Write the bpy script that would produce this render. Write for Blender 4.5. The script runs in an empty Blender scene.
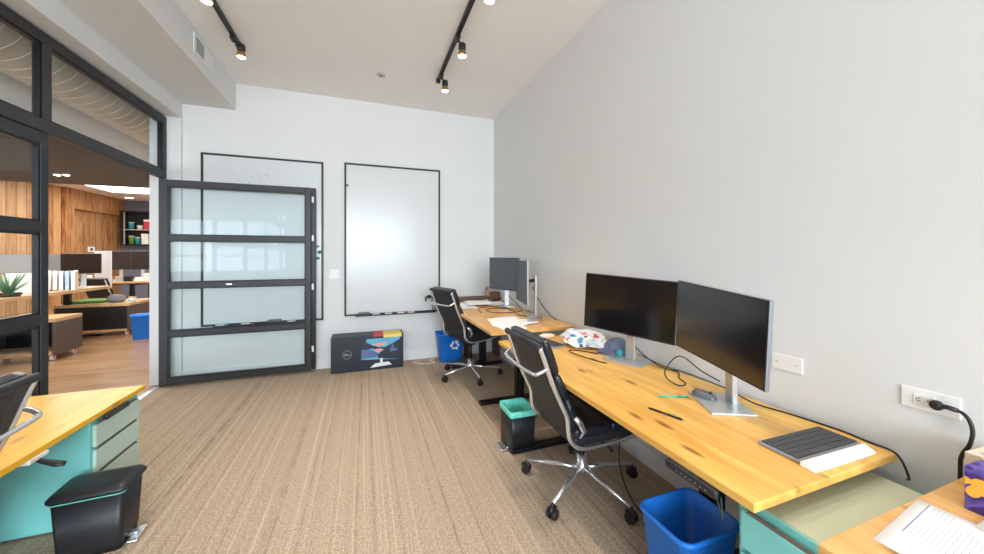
import bpy, bmesh, math, random
from mathutils import Vector, Matrix, Euler
random.seed(7)
SC = bpy.context.scene
COL = SC.collection
PI = math.pi
def R(d): return math.radians(d)
def srgb(r, g, b):
    f = lambda v: (v/255)/12.92 if v/255 <= .04045 else (((v/255)+.055)/1.055)**2.4
    return (f(r), f(g), f(b), 1)

# ------------------------------------------------------------ camera, world, light, exposure
cam = bpy.data.cameras.new('camera'); cam.sensor_width = 36; cam.lens = 350/984*36
cam.shift_y = -22/984; cam.clip_start = .02; cam.clip_end = 100
co = bpy.data.objects.new('camera', cam); COL.objects.link(co)
co.location = (0, 0, 1.45); co.rotation_euler = (PI/2, 0, -math.atan(128/350))
SC.camera = co
SC.view_settings.view_transform = 'Standard'; SC.view_settings.look = 'None'
SC.view_settings.gamma = 1; SC.view_settings.use_curve_mapping = False
SC.view_settings.exposure = 0.0
SC.cycles.use_denoising = True
SC.cycles.max_bounces = 10; SC.cycles.diffuse_bounces = 5; SC.cycles.transparent_max_bounces = 16
SC.cycles.sample_clamp_indirect = 6
w = bpy.data.worlds.new('world'); SC.world = w; w.use_nodes = True
bg = w.node_tree.nodes['Background']; bg.inputs[0].default_value = (.62, .78, 1, 1); bg.inputs[1].default_value = 1.5

def area(name, loc, rot, sx, sy, power, color=(1, 1, 1)):
    l = bpy.data.lights.new(name, 'AREA'); l.shape = 'RECTANGLE'; l.size = sx; l.size_y = sy
    l.energy = power; l.color = color
    o = bpy.data.objects.new(name, l); COL.objects.link(o); o.location = loc; o.rotation_euler = rot
    return o
# daylight outside the window wall (behind the camera) and over the open office
area('daylight_room_window', (-.1, -4.8, 1.95), (R(90), 0, 0), 3.5, 2.1, 505, (.90, .95, 1))
area('daylight_office_window', (-5.2, -4.8, 1.95), (R(90), 0, 0), 5.0, 2.1, 480, (.90, .95, 1))

# ------------------------------------------------------------ materials
def mat(name, c, rough=.5, metal=0, var=.04, scale=8, spec=.5, bump=0, coat=0):
    m = bpy.data.materials.new(name); m.use_nodes = True
    nt = m.node_tree; b = nt.nodes['Principled BSDF']
    b.inputs['Roughness'].default_value = rough; b.inputs['Metallic'].default_value = metal
    b.inputs['Specular IOR Level'].default_value = spec
    b.inputs['Coat Weight'].default_value = coat; b.inputs['Coat Roughness'].default_value = .1
    tc = nt.nodes.new('ShaderNodeTexCoord')
    n = nt.nodes.new('ShaderNodeTexNoise'); n.inputs['Scale'].default_value = scale; n.inputs['Detail'].default_value = 3
    nt.links.new(tc.outputs['Object'], n.inputs['Vector'])
    r = nt.nodes.new('ShaderNodeValToRGB')
    e = r.color_ramp.elements
    e[0].position = .3; e[1].position = .7
    e[0].color = tuple(v*(1-var) for v in c[:3])+(1,); e[1].color = tuple(min(1, v*(1+var)) for v in c[:3])+(1,)
    nt.links.new(n.outputs['Fac'], r.inputs['Fac']); nt.links.new(r.outputs['Color'], b.inputs['Base Color'])
    if bump:
        bn = nt.nodes.new('ShaderNodeBump'); bn.inputs['Strength'].default_value = bump; bn.inputs['Distance'].default_value = .002
        n2 = nt.nodes.new('ShaderNodeTexNoise'); n2.inputs['Scale'].default_value = scale*12
        nt.links.new(tc.outputs['Object'], n2.inputs['Vector'])
        nt.links.new(n2.outputs['Fac'], bn.inputs['Height']); nt.links.new(bn.outputs['Normal'], b.inputs['Normal'])
    return m
def math_node(nt, op, a, b=None, clamp=False):
    n = nt.nodes.new('ShaderNodeMath'); n.operation = op; n.use_clamp = clamp
    for i, v in enumerate((a, b)):
        if v is None: continue
        if isinstance(v, (int, float)): n.inputs[i].default_value = v
        else: nt.links.new(v, n.inputs[i])
    return n.outputs[0]
def mixc(nt, fac, a, b):
    n = nt.nodes.new('ShaderNodeMix'); n.data_type = 'RGBA'
    if isinstance(fac, (int, float)): n.inputs[0].default_value = fac
    else: nt.links.new(fac, n.inputs[0])
    for i, v in ((6, a), (7, b)):
        if isinstance(v, tuple): n.inputs[i].default_value = v
        else: nt.links.new(v, n.inputs[i])
    return n.outputs[2]
def ramp(nt, fac, stops):
    r = nt.nodes.new('ShaderNodeValToRGB'); nt.links.new(fac, r.inputs['Fac'])
    el = r.color_ramp.elements
    while len(el) < len(stops): el.new(.5)
    for e, (p, c) in zip(el, stops): e.position = p; e.color = c
    return r.outputs['Color']
def tex(nt, kind, vec, **kw):
    n = nt.nodes.new('ShaderNodeTex'+kind)
    for k, v in kw.items(): n.inputs[k].default_value = v
    nt.links.new(vec, n.inputs['Vector']); return n
def mapping(nt, scale, coord='Object', loc=(0, 0, 0)):
    tc = nt.nodes.new('ShaderNodeTexCoord'); mp = nt.nodes.new('ShaderNodeMapping')
    mp.inputs['Scale'].default_value = scale; mp.inputs['Location'].default_value = loc
    nt.links.new(tc.outputs[coord], mp.inputs['Vector']); return mp.outputs['Vector']

def carpet():
    m = mat('carpet', (.3, .3, .3, 1), .95, spec=.1); nt = m.node_tree; b = nt.nodes['Principled BSDF']
    fine = tex(nt, 'Noise', mapping(nt, (1, 1, 1)), Scale=110., Detail=3.)
    fibre = tex(nt, 'Noise', mapping(nt, (90, 60, 1)), Scale=1., Detail=4.)
    base = ramp(nt, fine.outputs['Fac'], [(.30, srgb(136, 118, 103)), (.70, srgb(208, 187, 163))])
    base = mixc(nt, .35, base, ramp(nt, fibre.outputs['Fac'], [(.3, srgb(132, 114, 100)), (.7, srgb(214, 194, 170))]))
    dark = tex(nt, 'Noise', mapping(nt, (30, .05, 1)), Scale=1., Detail=1.)
    dash = tex(nt, 'Noise', mapping(nt, (12, 7, 1)), Scale=1., Detail=2.)
    d = ramp(nt, dark.outputs['Fac'], [(.575, (0, 0, 0, 1)), (.60, (1, 1, 1, 1)), (.63, (0, 0, 0, 1))])
    dm = ramp(nt, dash.outputs['Fac'], [(.38, (.25, .25, .25, 1)), (.55, (1, 1, 1, 1))])
    base = mixc(nt, math_node(nt, 'MULTIPLY', math_node(nt, 'MULTIPLY', d, dm), .5), base, srgb(92, 78, 68))
    l = ramp(nt, dark.outputs['Fac'], [(.40, (0, 0, 0, 1)), (.42, (1, 1, 1, 1)), (.44, (0, 0, 0, 1))])
    base = mixc(nt, math_node(nt, 'MULTIPLY', l, .38), base, srgb(226, 206, 180))
    nt.links.new(base, b.inputs['Base Color'])
    bn = nt.nodes.new('ShaderNodeBump'); bn.inputs['Strength'].default_value = .5; bn.inputs['Distance'].default_value = .004
    nt.links.new(fine.outputs['Fac'], bn.inputs['Height']); nt.links.new(bn.outputs['Normal'], b.inputs['Normal'])
    return m
def wood(name, c0, c1, ck, axis='Y', rough=.38, strip=.11, knots=True):
    m = mat(name, c0, rough, spec=.45); nt = m.node_tree; b = nt.nodes['Principled BSDF']
    s = (9, .9, 9) if axis == 'Y' else (.9, 9, 9)
    if axis == 'Z': s = (9, 9, .9)
    g = tex(nt, 'Noise', mapping(nt, s), Scale=2.2, Detail=5., Distortion=.6)
    col = ramp(nt, g.outputs['Fac'], [(.32, c0), (.68, c1)])
    # glued staves across the grain
    tc = nt.nodes.new('ShaderNodeTexCoord'); sp = nt.nodes.new('ShaderNodeSeparateXYZ'); nt.links.new(tc.outputs['Object'], sp.inputs[0])
    across = sp.outputs[{'Y': 0, 'X': 1}.get(axis, 1)]
    cell = math_node(nt, 'FLOOR', math_node(nt, 'DIVIDE', across, strip))
    wn = nt.nodes.new('ShaderNodeTexWhiteNoise'); wn.noise_dimensions = '1D'; nt.links.new(cell, wn.inputs['W'])
    col = mixc(nt, math_node(nt, 'MULTIPLY', wn.outputs['Value'], .30), col, ck if not knots else tuple(min(1, v*1.25) for v in c1[:3])+(1,))
    if knots:
        ks = (7, 2.4, 7) if axis == 'Y' else (2.4, 7, 7)
        k = tex(nt, 'Voronoi', mapping(nt, ks), Scale=1.7)
        kn = tex(nt, 'Noise', mapping(nt, tuple(v*1.0 for v in s)), Scale=3., Detail=2.)
        kk = math_node(nt, 'ADD', k.outputs['Distance'], math_node(nt, 'MULTIPLY', kn.outputs['Fac'], .25))
        kf = ramp(nt, kk, [(.22, (1, 1, 1, 1)), (.36, (0, 0, 0, 1))])
        col = mixc(nt, math_node(nt, 'MULTIPLY', kf, .75), col, ck)
    nt.links.new(col, b.inputs['Base Color'])
    return m
def plank_wall():
    m = mat('reclaimed_planks', (.3, .2, .1, 1), .7); nt = m.node_tree; b = nt.nodes['Principled BSDF']
    tc = nt.nodes.new('ShaderNodeTexCoord'); sp = nt.nodes.new('ShaderNodeSeparateXYZ'); nt.links.new(tc.outputs['Object'], sp.inputs[0])
    s = math_node(nt, 'ADD', sp.outputs[1], sp.outputs[0])
    cell = math_node(nt, 'FLOOR', math_node(nt, 'DIVIDE', s, .26))
    wn = nt.nodes.new('ShaderNodeTexWhiteNoise'); wn.noise_dimensions = '1D'; nt.links.new(cell, wn.inputs['W'])
    g = tex(nt, 'Noise', mapping(nt, (9, 9, 1.2)), Scale=2., Detail=5., Distortion=.8)
    col = ramp(nt, g.outputs['Fac'], [(.3, srgb(112, 68, 34)), (.7, srgb(196, 140, 84))])
    col = mixc(nt, math_node(nt, 'MULTIPLY', wn.outputs['Value'], .55), col, srgb(206, 168, 124))
    fr = math_node(nt, 'FRACT', math_node(nt, 'DIVIDE', s, .26))
    gap = math_node(nt, 'LESS_THAN', fr, .04)
    col = mixc(nt, gap, col, srgb(50, 28, 14))
    nt.links.new(col, b.inputs['Base Color']); return m
def glass_mat(name='clear_glass', tint=(.95, .975, .98, 1), refl=.01):
    m = bpy.data.materials.new(name); m.use_nodes = True; nt = m.node_tree; nt.nodes.clear()
    out = nt.nodes.new('ShaderNodeOutputMaterial'); tr = nt.nodes.new('ShaderNodeBsdfTransparent'); gl = nt.nodes.new('ShaderNodeBsdfGlossy')
    tr.inputs[0].default_value = tint; gl.inputs['Roughness'].default_value = .02; gl.inputs[0].default_value = (.5, .53, .56, 1)
    lw = nt.nodes.new('ShaderNodeLayerWeight'); lw.inputs[0].default_value = .35
    f = math_node(nt, 'ADD', math_node(nt, 'MULTIPLY', lw.outputs['Facing'], .10), refl)
    mx = nt.nodes.new('ShaderNodeMixShader'); nt.links.new(f, mx.inputs[0]); nt.links.new(tr.outputs[0], mx.inputs[1]); nt.links.new(gl.outputs[0], mx.inputs[2])
    nt.links.new(mx.outputs[0], out.inputs[0]); return m
def emit(name, c, s):
    m = bpy.data.materials.new(name); m.use_nodes = True; b = m.node_tree.nodes['Principled BSDF']
    b.inputs['Base Color'].default_value = c; b.inputs['Emission Color'].default_value = c; b.inputs['Emission Strength'].default_value = s
    return m
M = dict(
 wall=mat('wall_paint', srgb(220, 221, 221), .75, var=.012, scale=2, bump=.05),
 ceil=mat('ceiling_paint', srgb(240, 238, 236), .85, var=.012, scale=2),
 trim=mat('white_trim', srgb(226, 228, 230), .45, var=.01),
 carpet=carpet(),
 steel=mat('dark_steel_frame', srgb(46, 46, 49), .45, .2, var=.05),
 glass=glass_mat(),
 wb=mat('whiteboard_enamel', srgb(210, 213, 215), .24, var=.01, scale=3, spec=.45),
 black=mat('black_plastic', srgb(26, 26, 28), .45, var=.1),
 blackmetal=mat('black_metal', srgb(24, 24, 27), .4, .3, var=.08),
 leather=mat('black_leather', srgb(30, 34, 42), .30, var=.15, scale=20, bump=.3),
 backshell=mat('charcoal_back_vinyl', srgb(36, 37, 42), .5, var=.08, scale=14, bump=.2),
 chrome=mat('polished_aluminium', srgb(226, 227, 230), .24, .85, var=.03),
 alu=mat('satin_silver', srgb(196, 199, 203), .35, .6, var=.03),
 shell=mat('monitor_shell_grey', srgb(140, 146, 156), .4, .4, var=.03),
 screen=mat('screen_glass', srgb(16, 16, 19), .17, var=.05, spec=1.0),
 screen_grey=mat('matte_screen_grey', srgb(78, 86, 94), .45, var=.04),
 bezel=mat('dark_bezel', srgb(34, 36, 40), .4, var=.05),
 mint=mat('mint_powder_coat', srgb(132, 216, 214), .45, var=.02),
 mintpale=mat('pale_mint_powder_coat', srgb(200, 226, 216), .45, var=.02),
 mintreflect=mat('mint_wall_reflection', srgb(198, 204, 176), .4, var=.02),  # warm light and wall reflection painted into the mint top's colour
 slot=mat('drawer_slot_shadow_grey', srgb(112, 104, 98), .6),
 blue=mat('blue_bin_plastic', srgb(28, 122, 226), .45, var=.05),
 teal=mat('teal_liner_plastic', srgb(110, 212, 196), .4, var=.12, scale=25),
 darkbin=mat('charcoal_bin_plastic', srgb(26, 29, 34), .42, var=.08),
 white=mat('white_plastic', srgb(236, 236, 233), .4, var=.01),
 paper=mat('paper', srgb(240, 238, 236), .8, var=.01),
 ink=mat('grey_ink', srgb(170, 170, 180), .8),
 inkblue=mat('blue_ink', srgb(96, 104, 176), .8),
 brass=mat('brass_ring', srgb(176, 132, 84), .3, .8),
 lens=emit('lamp_lens', (1, .80, .52, 1), 14),
 vent=mat('grille_grey', srgb(176, 176, 172), .6),
 desk=wood('oak_desktop', srgb(216, 156, 72), srgb(238, 190, 102), srgb(120, 66, 24)),
 deskfar=wood('oak_desktop_far', srgb(206, 150, 84), srgb(228, 180, 112), srgb(130, 78, 36)),
 deskleft=wood('oak_desktop_yellow', srgb(238, 170, 24), srgb(248, 188, 46), srgb(190, 130, 46), knots=True),
 officewood=wood('office_tabletop', srgb(196, 156, 108), srgb(222, 186, 140), srgb(140, 96, 54), knots=False),
 floorwood=wood('hardwood_floor', srgb(148, 114, 82), srgb(184, 150, 114), srgb(120, 80, 50), rough=.18, strip=.13, knots=False, axis='X'),
 planks=plank_wall(),
 darkceil=mat('dark_brown_ceiling', srgb(84, 82, 83), .8),
 duct=mat('spiral_duct_metal', srgb(216, 206, 192), .5, .1),
 darkgrey=mat('dark_bronze_laminate', srgb(84, 72, 64), .5),
 greywall=mat('slate_grey_paint', srgb(112, 116, 132), .7),
 cable=mat('black_cable_rubber', srgb(22, 22, 24), .5),
 keycap=mat('dark_keycap', srgb(66, 66, 72), .5),
 keybase=mat('keyboard_grey', srgb(150, 150, 156), .4, .2),
 mouse=mat('grey_mouse_plastic', srgb(88, 92, 100), .35),
 cap=mat('slate_blue_cotton', srgb(104, 114, 138), .9, var=.1, scale=40),
 tealball=mat('teal_rubber', srgb(60, 150, 160), .6),
 tan=mat('tan_kraft', srgb(214, 184, 140), .8),
 tealpen=mat('teal_pen', srgb(70, 186, 160), .4),
 brown=mat('dark_brown_wood', srgb(96, 66, 50), .6),
 boxdark=mat('printed_carton_navy', srgb(30, 38, 50), .4),
 boxtop=mat('printed_carton_black', srgb(52, 54, 60), .5),
 red=mat('red_label', srgb(200, 60, 84), .6),
 yellow=mat('yellow_label', srgb(240, 214, 110), .6),
 beige=mat('beige_carton', srgb(226, 212, 192), .7),
 green=mat('green_turf', srgb(96, 140, 60), .9, var=.3, scale=60),
 greyfelt=mat('grey_felt', srgb(120, 122, 126), .9),
 plant=mat('aloe_green', srgb(110, 150, 120), .5, var=.15),
 greenmag=mat('green_magnet', srgb(20, 130, 100), .5),
 wood_box=mat('walnut_box', srgb(110, 74, 52), .6, var=.2, scale=30),
 clearcup=mat('frosted_cup', srgb(180, 150, 130), .3),
 sky=mat('print_sky_blue', srgb(98, 176, 212), .5, var=.1, scale=20),
 pink=mat('print_pink_rock', srgb(222, 160, 160), .5, var=.2, scale=40),
 slateblue=mat('print_lake_blue', srgb(86, 110, 160), .5, var=.2, scale=30),
 mtn=mat('print_dark_mountain', srgb(34, 44, 62), .5),
 greydivider=mat('grey_divider_felt', srgb(140, 138, 140), .9),
)

# ------------------------------------------------------------ mesh helpers
class B:
    def __init__(s): s.bm = bmesh.new()
    def _new(s, n0): return s.bm.verts[n0:]
    def box(s, x0, y0, z0, x1, y1, z1, bev=0, mtx=None, seg=2):
        t = bmesh.new(); bmesh.ops.create_cube(t, size=1)
        for v in t.verts:
            v.co = Vector(((x0+x1)/2+v.co.x*(x1-x0), (y0+y1)/2+v.co.y*(y1-y0), (z0+z1)/2+v.co.z*(z1-z0)))
        if bev: bmesh.ops.bevel(t, geom=list(t.edges), offset=bev, segments=seg, affect='EDGES', profile=.5)
        return s.merge(t, mtx)
    def merge(s, t, mtx=None):
        if mtx is not None: bmesh.ops.transform(t, matrix=mtx, verts=t.verts)
        vm = {}
        for v in t.verts: vm[v] = s.bm.verts.new(v.co)
        for f in t.faces:
            try: nf = s.bm.faces.new([vm[v] for v in f.verts]); nf.smooth = f.smooth
            except ValueError: pass
        t.free(); return s
    def tube(s, pts, r, seg=8, caps=True, flat=1.0, up=None):
        pts = [Vector(p) for p in pts]; n = len(pts)
        rs = r if isinstance(r, (list, tuple)) else [r]*n
        t = bmesh.new(); rings = []
        prev = None
        for i, p in enumerate(pts):
            d = (pts[min(i+1, n-1)]-pts[max(i-1, 0)]).normalized()
            if up is not None: a = Vector(up).cross(d).normalized()
            elif prev is None: a = d.orthogonal().normalized()
            else: a = (prev-d*prev.dot(d)).normalized()
            prev = a; b = d.cross(a)
            rings.append([t.verts.new(p+(a*math.cos(2*PI*k/seg)*rs[i]+b*math.sin(2*PI*k/seg)*rs[i]*flat)) for k in range(seg)])
        for i in range(n-1):
            for k in range(seg):
                f = t.faces.new((rings[i][k], rings[i][(k+1) % seg], rings[i+1][(k+1) % seg], rings[i+1][k])); f.smooth = True
        if caps: t.faces.new(rings[0][::-1]); t.faces.new(rings[-1])
        return s.merge(t)
    def cyl(s, p0, p1, r0, r1=None, seg=20):
        return s.tube([p0, p1], [r0, r0 if r1 is None else r1], seg)
    def lathe(s, prof, c=(0, 0, 0), seg=28, mtx=None):
        t = bmesh.new(); rings = []
        for r, z in prof:
            rings.append([t.verts.new((c[0]+r*math.cos(2*PI*k/seg), c[1]+r*math.sin(2*PI*k/seg), c[2]+z)) for k in range(seg)])
        for i in range(len(prof)-1):
            for k in range(seg):
                f = t.faces.new((rings[i][k], rings[i][(k+1) % seg], rings[i+1][(k+1) % seg], rings[i+1][k])); f.smooth = True
        if prof[0][0] > 1e-4: t.faces.new(rings[0][::-1])
        if prof[-1][0] > 1e-4: t.faces.new(rings[-1])
        bmesh.ops.remove_doubles(t, verts=t.verts, dist=1e-5)
        return s.merge(t, mtx)
    def prism(s, poly, h0, h1, mtx=None, bev=0):
        """polygon in local xy extruded along z"""
        t = bmesh.new()
        a = [t.verts.new((x, y, h0)) for x, y in poly]; b = [t.verts.new((x, y, h1)) for x, y in poly]
        t.faces.new(a[::-1]); t.faces.new(b)
        n = len(poly)
        for i in range(n): t.faces.new((a[i], a[(i+1) % n], b[(i+1) % n], b[i]))
        if bev: bmesh.ops.bevel(t, geom=list(t.edges), offset=bev, segments=2, affect='EDGES', profile=.5)
        bmesh.ops.recalc_face_normals(t, faces=t.faces)
        return s.merge(t, mtx)
    def grid(s, fn, nu, nv, smooth=True, thick=0):
        t = bmesh.new()
        g = [[t.verts.new(fn(i/nu, j/nv)) for j in range(nv+1)] for i in range(nu+1)]
        for i in range(nu):
            for j in range(nv):
                f = t.faces.new((g[i][j], g[i+1][j], g[i+1][j+1], g[i][j+1])); f.smooth = smooth
        if thick:
            bmesh.ops.recalc_face_normals(t, faces=t.faces)
            bmesh.ops.solidify(t, geom=list(t.faces), thickness=thick)
            for f in t.faces: f.smooth = smooth
        return s.merge(t)
    def ball(s, c, r, sc=(1, 1, 1), seg=20):
        t = bmesh.new(); bmesh.ops.create_uvsphere(t, u_segments=seg, v_segments=seg//2+2, radius=r)
        for v in t.verts: v.co = Vector((c[0]+v.co.x*sc[0], c[1]+v.co.y*sc[1], c[2]+v.co.z*sc[2]))
        for f in t.faces: f.smooth = True
        return s.merge(t)
    def build(s, name, m, parent=None, recalc=True):
        if recalc: bmesh.ops.recalc_face_normals(s.bm, faces=s.bm.faces)
        me = bpy.data.meshes.new(name); s.bm.to_mesh(me); s.bm.free()
        me.materials.append(m); o = bpy.data.objects.new(name, me); COL.objects.link(o)
        if parent is not None: o.parent = parent
        return o
def smooth_pts(pts, n=6):
    P = [Vector(p) for p in pts]; out = []
    for i in range(len(P)-1):
        p0 = P[max(i-1, 0)]; p1 = P[i]; p2 = P[i+1]; p3 = P[min(i+2, len(P)-1)]
        for k in range(n):
            t = k/n
            out.append(.5*((2*p1)+(-p0+p2)*t+(2*p0-5*p1+4*p2-p3)*t*t+(-p0+3*p1-3*p2+p3)*t**3))
    out.append(P[-1]); return out
def tag(o, label, cat, group=None, kind=None):
    if label: o['label'] = label
    if cat: o['category'] = cat
    if group: o['group'] = group
    if kind: o['kind'] = kind
    return o
def thing(name, label, cat, loc=(0, 0, 0), rz=0, group=None):
    o = bpy.data.objects.new(name, None); COL.objects.link(o); o.empty_display_size = .1
    o.location = loc; o.rotation_euler = (0, 0, rz); return tag(o, label, cat, group)
def struct(o): o['kind'] = 'structure'; return o
def copy_tree(o, parent=None):
    c = o.copy(); COL.objects.link(c)
    if parent is not None: c.parent = parent
    for ch in o.children: copy_tree(ch, c)
    return c
def again(o, loc, rz, label, group=None):
    c = copy_tree(o); c.location = loc; c.rotation_euler = (0, 0, rz); c['label'] = label
    if group: c['group'] = group
    return c
def text(name, s, size, m, parent, loc, rot, depth=.0005):
    cu = bpy.data.curves.new(name, 'FONT'); cu.body = s; cu.size = size; cu.extrude = depth; cu.align_x = 'CENTER'; cu.align_y = 'CENTER'
    t = bpy.data.objects.new(name, cu); COL.objects.link(t)
    me = bpy.data.meshes.new_from_object(t); bpy.data.objects.remove(t)
    me.materials.clear(); me.materials.append(m)
    o = bpy.data.objects.new(name, me); COL.objects.link(o); o.parent = parent; o.location = loc; o.rotation_euler = rot
    return o

# ------------------------------------------------------------ room shell
RX, DY, CZ, LX, FY = 1.84, 4.95, 3.49, -2.1, -4.5     # right wall, back wall, ceiling, left partition, window wall
def sbox(name, m, *a): return struct(B().box(*a).build(name, m))
sbox('floor', M['carpet'], LX-.04, FY, -.1, RX, DY, 0)
sbox('floor', M['floorwood'], -7.7, FY, -.1, LX-.04, 15.4, 0)
sbox('ceiling', M['ceil'], LX-.04, FY, CZ, RX, DY, CZ+.1)
sbox('wall_right', M['wall'], RX, FY-.2, -.1, RX+.15, DY+.15, CZ+.1)
sbox('wall_back', M['wall'], -2.235, DY, -.1, RX, DY+.15, CZ+.1)
sbox('baseboard_right', M['trim'], RX-.014, FY, 0, RX, DY-.014, .13)
sbox('baseboard_back', M['trim'], -1.94, DY-.014, 0, RX-.014, DY, .13)
sbox('wall_stub', M['wall'], -2.12, DY-.03, 0, -1.94, DY-.0005, 3.0)
# boxed beams along the left side
sbox('ceiling_soffit', M['wall'], -1.94, FY, 3.17, -1.43, DY, CZ)
sbox('ceiling_beam', M['wall'], -2.16, FY, 3.0, -1.94, DY, CZ)
# office shell
sbox('wall_office', M['planks'], -7.85, FY, -.1, -7.7, 15.4, 3.75)
sbox('wall_office_end', M['greywall'], -7.85, 15.4, -.1, -2.2, 15.55, 3.75)
sbox('wall_office_side', M['wall'], -2.235, DY+.15, -.1, -2.12, 15.4, 3.75)
sbox('ceiling_office', M['ceil'], -7.7, 7.7, 3.3, -2.27, 15.4, 3.4)
sbox('ceiling_office_dark', M['darkceil'], -7.7, FY, 2.6, -2.87, 7.7, 2.64)
sbox('trim_fascia', M['ceil'], -2.87, FY, 2.6, -2.83, 7.7, 3.75)
sbox('ceiling_office_upper', M['ceil'], -2.83, FY, 3.6, -2.1, 7.7, 3.75)
sbox('wall_plank_return', M['planks'], -7.7, 12.9, 0, -7.6, 13.2, 3.3)
sbox('wall_plank_header', M['planks'], -7.7, 13.2, 2.75, -7.6, 15.4, 3.3)
# window wall behind the camera
wf = B()
for (x0, x1) in ((-7.7, -7.4), (-2.6, -1.85), (1.65, RX)): wf.box(x0, FY-.15, 0, x1, FY, 3.0)
wf.box(-7.7, FY-.15, 0, RX, FY, .85); wf.box(-7.7, FY-.15, 3.0, RX, FY, 3.75)
struct(wf.build('wall_front', M['wall']))
def front_window(n, x0, x1, cols):
    root = thing('window_%d' % n, None, None, ((x0+x1)/2, FY-.08, .85)); struct(root)
    hw = (x1-x0)/2; f = B(); t = .05
    f.box(-hw, -.03, 0, hw, .03, t); f.box(-hw, -.03, 2.15-t, hw, .03, 2.15)
    for i in range(cols+1):
        x = -hw+(2*hw-t)*i/cols; f.box(x, -.03, 0, x+t, .03, 2.15)
    f.box(-hw, -.03, .55, hw, .03, .60)
    f.build('window_frame', M['steel'], root)
    B().box(-hw+.01, -.004, .01, hw-.01, .004, 2.14).build('glass_pane', M['glass'], root)
front_window(3, -1.85, 1.65, 3); front_window(4, -7.4, -2.6, 4)

# glazed black steel partition on the left
def frame_member(b, y0, y1, z0, z1, x=LX, d=.05): b.box(x-d/2, y0, z0, x+d/2, y1, z1, .003)
root = thing('window_1', None, None, (0, 0, 0)); struct(root)      # transom lights above the doors
b = B(); frame_member(b, FY+.02, 4.93, 2.91, 2.985, d=.06); frame_member(b, FY+.02, 4.93, 2.30, 2.385, d=.06)
b.build('window_frame', M['steel'], root)
muls = [4.86, 3.32, 1.84, .36, -1.12, -2.6]
for y in muls:
    b = B(); b.box(LX-.03, y, 2.385, LX+.03, y+.07, 2.91, .003); b.build('mullion', M['steel'], root)
for y0, y1 in zip(muls[1:]+[FY+.03], muls):
    B().box(LX-.005, y0+.06, 2.385, LX+.005, y1, 2.92).build('glass_pane', M['glass'], root)
    b = B()
    for q in ((y0+.07, y0+.085, 2.385, 2.91), (y1-.015, y1, 2.385, 2.91), (y0+.07, y1, 2.385, 2.40), (y0+.07, y1, 2.895, 2.91)):
        b.box(LX-.012, q[0], q[2], LX+.02, q[1], q[3])
    b.build('glazing_bead', M['blackmetal'], root)
def leaf(root, w, rails, m=M['steel'], d=.045, stile=.06, h=2.28, axis='x', bead=True):
    """door leaf in local x (0..w), thickness along y"""
    for x in (0, w-stile): B().box(x, -d/2, .02, x+stile, d/2, h, .003).build('stile', m, root)
    for z0, z1 in rails: B().box(stile, -d/2, z0, w-stile, d/2, z1, .003).build('rail', m, root)
    for (a0, a1), (b0, b1) in zip(rails, rails[1:]):
        B().box(stile-.005, -.004, a1-.005, w-stile+.005, .004, b0+.005).build('glass_pane', M['glass'], root)
        t = .012; q = B()
        q.box(stile, -d/2+.006, a1, stile+t, d/2-.006, b0); q.box(w-stile-t, -d/2+.006, a1, w-stile, d/2-.006, b0)
        q.box(stile+t, -d/2+.006, a1, w-stile-t, d/2-.006, a1+t); q.box(stile+t, -d/2+.006, b0-t, w-stile-t, d/2-.006, b0)
        q.build('glazing_bead', M['blackmetal'], root)
rails = [(.02, .09), (.55, .61), (1.085, 1.145), (1.61, 1.67), (2.21, 2.28)]
root = thing('door_1', None, None, (-2.085, 4.845, 0)); struct(root)      # leaf folded flat against the back wall
leaf(root, 1.47, rails, h=2.28)
B().box(1.475, -.005, .03, 1.52, .04, 2.28, .003).build('fold_stile', M['blackmetal'], root)
for z in (.25, 1.02, 1.62, 2.1):
    B().box(1.485, -.012, z, 1.5, -.004, z+.075, .002).cyl((1.480, -.006, z), (1.480, -.006, z+.075), .005).build('hinge', M['white'], root)
B().box(.60, -.036, 1.105, .66, -.022, 1.125, .003).build('door_latch', M['chrome'], root)
root = thing('door_2', None, None, (LX, 1.895, 0), PI/2); struct(root)     # fixed leaf near the camera
leaf(root, 1.48, [(.02, .09), (.42, .48), (.965, 1.045), (1.60, 1.68), (2.21, 2.295)], h=2.295, stile=.062)
root = thing('door_3', None, None, (LX, .41, 0), PI/2); struct(root)
leaf(root, 1.48, [(.02, .09), (.42, .48), (.965, 1.045), (1.60, 1.68), (2.21, 2.295)], h=2.295, stile=.062)
root = thing('door_4', None, None, (LX, -1.08, 0), PI/2); struct(root)
leaf(root, 1.48, [(.02, .09), (.42, .48), (.965, 1.045), (1.60, 1.68), (2.21, 2.295)], h=2.295, stile=.062)
root = thing('door_5', None, None, (LX, -2.57, 0), PI/2); struct(root)
leaf(root, 1.48, [(.02, .09), (.42, .48), (.965, 1.045), (1.60, 1.68), (2.21, 2.295)], h=2.295, stile=.062)
root = thing('door_6', None, None, (LX, -4.06, 0), PI/2); struct(root)
leaf(root, 1.48, [(.02, .09), (.42, .48), (.965, 1.045), (1.60, 1.68), (2.21, 2.295)], h=2.295, stile=.062)
sbox('trim_1', M['steel'], LX-.02, 4.87, 0, LX+.02, DY-.031, 2.36)
sbox('trim_2', M['alu'], LX-.05, FY, 0, LX+.0, DY-.1, .006)   # floor threshold

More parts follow.
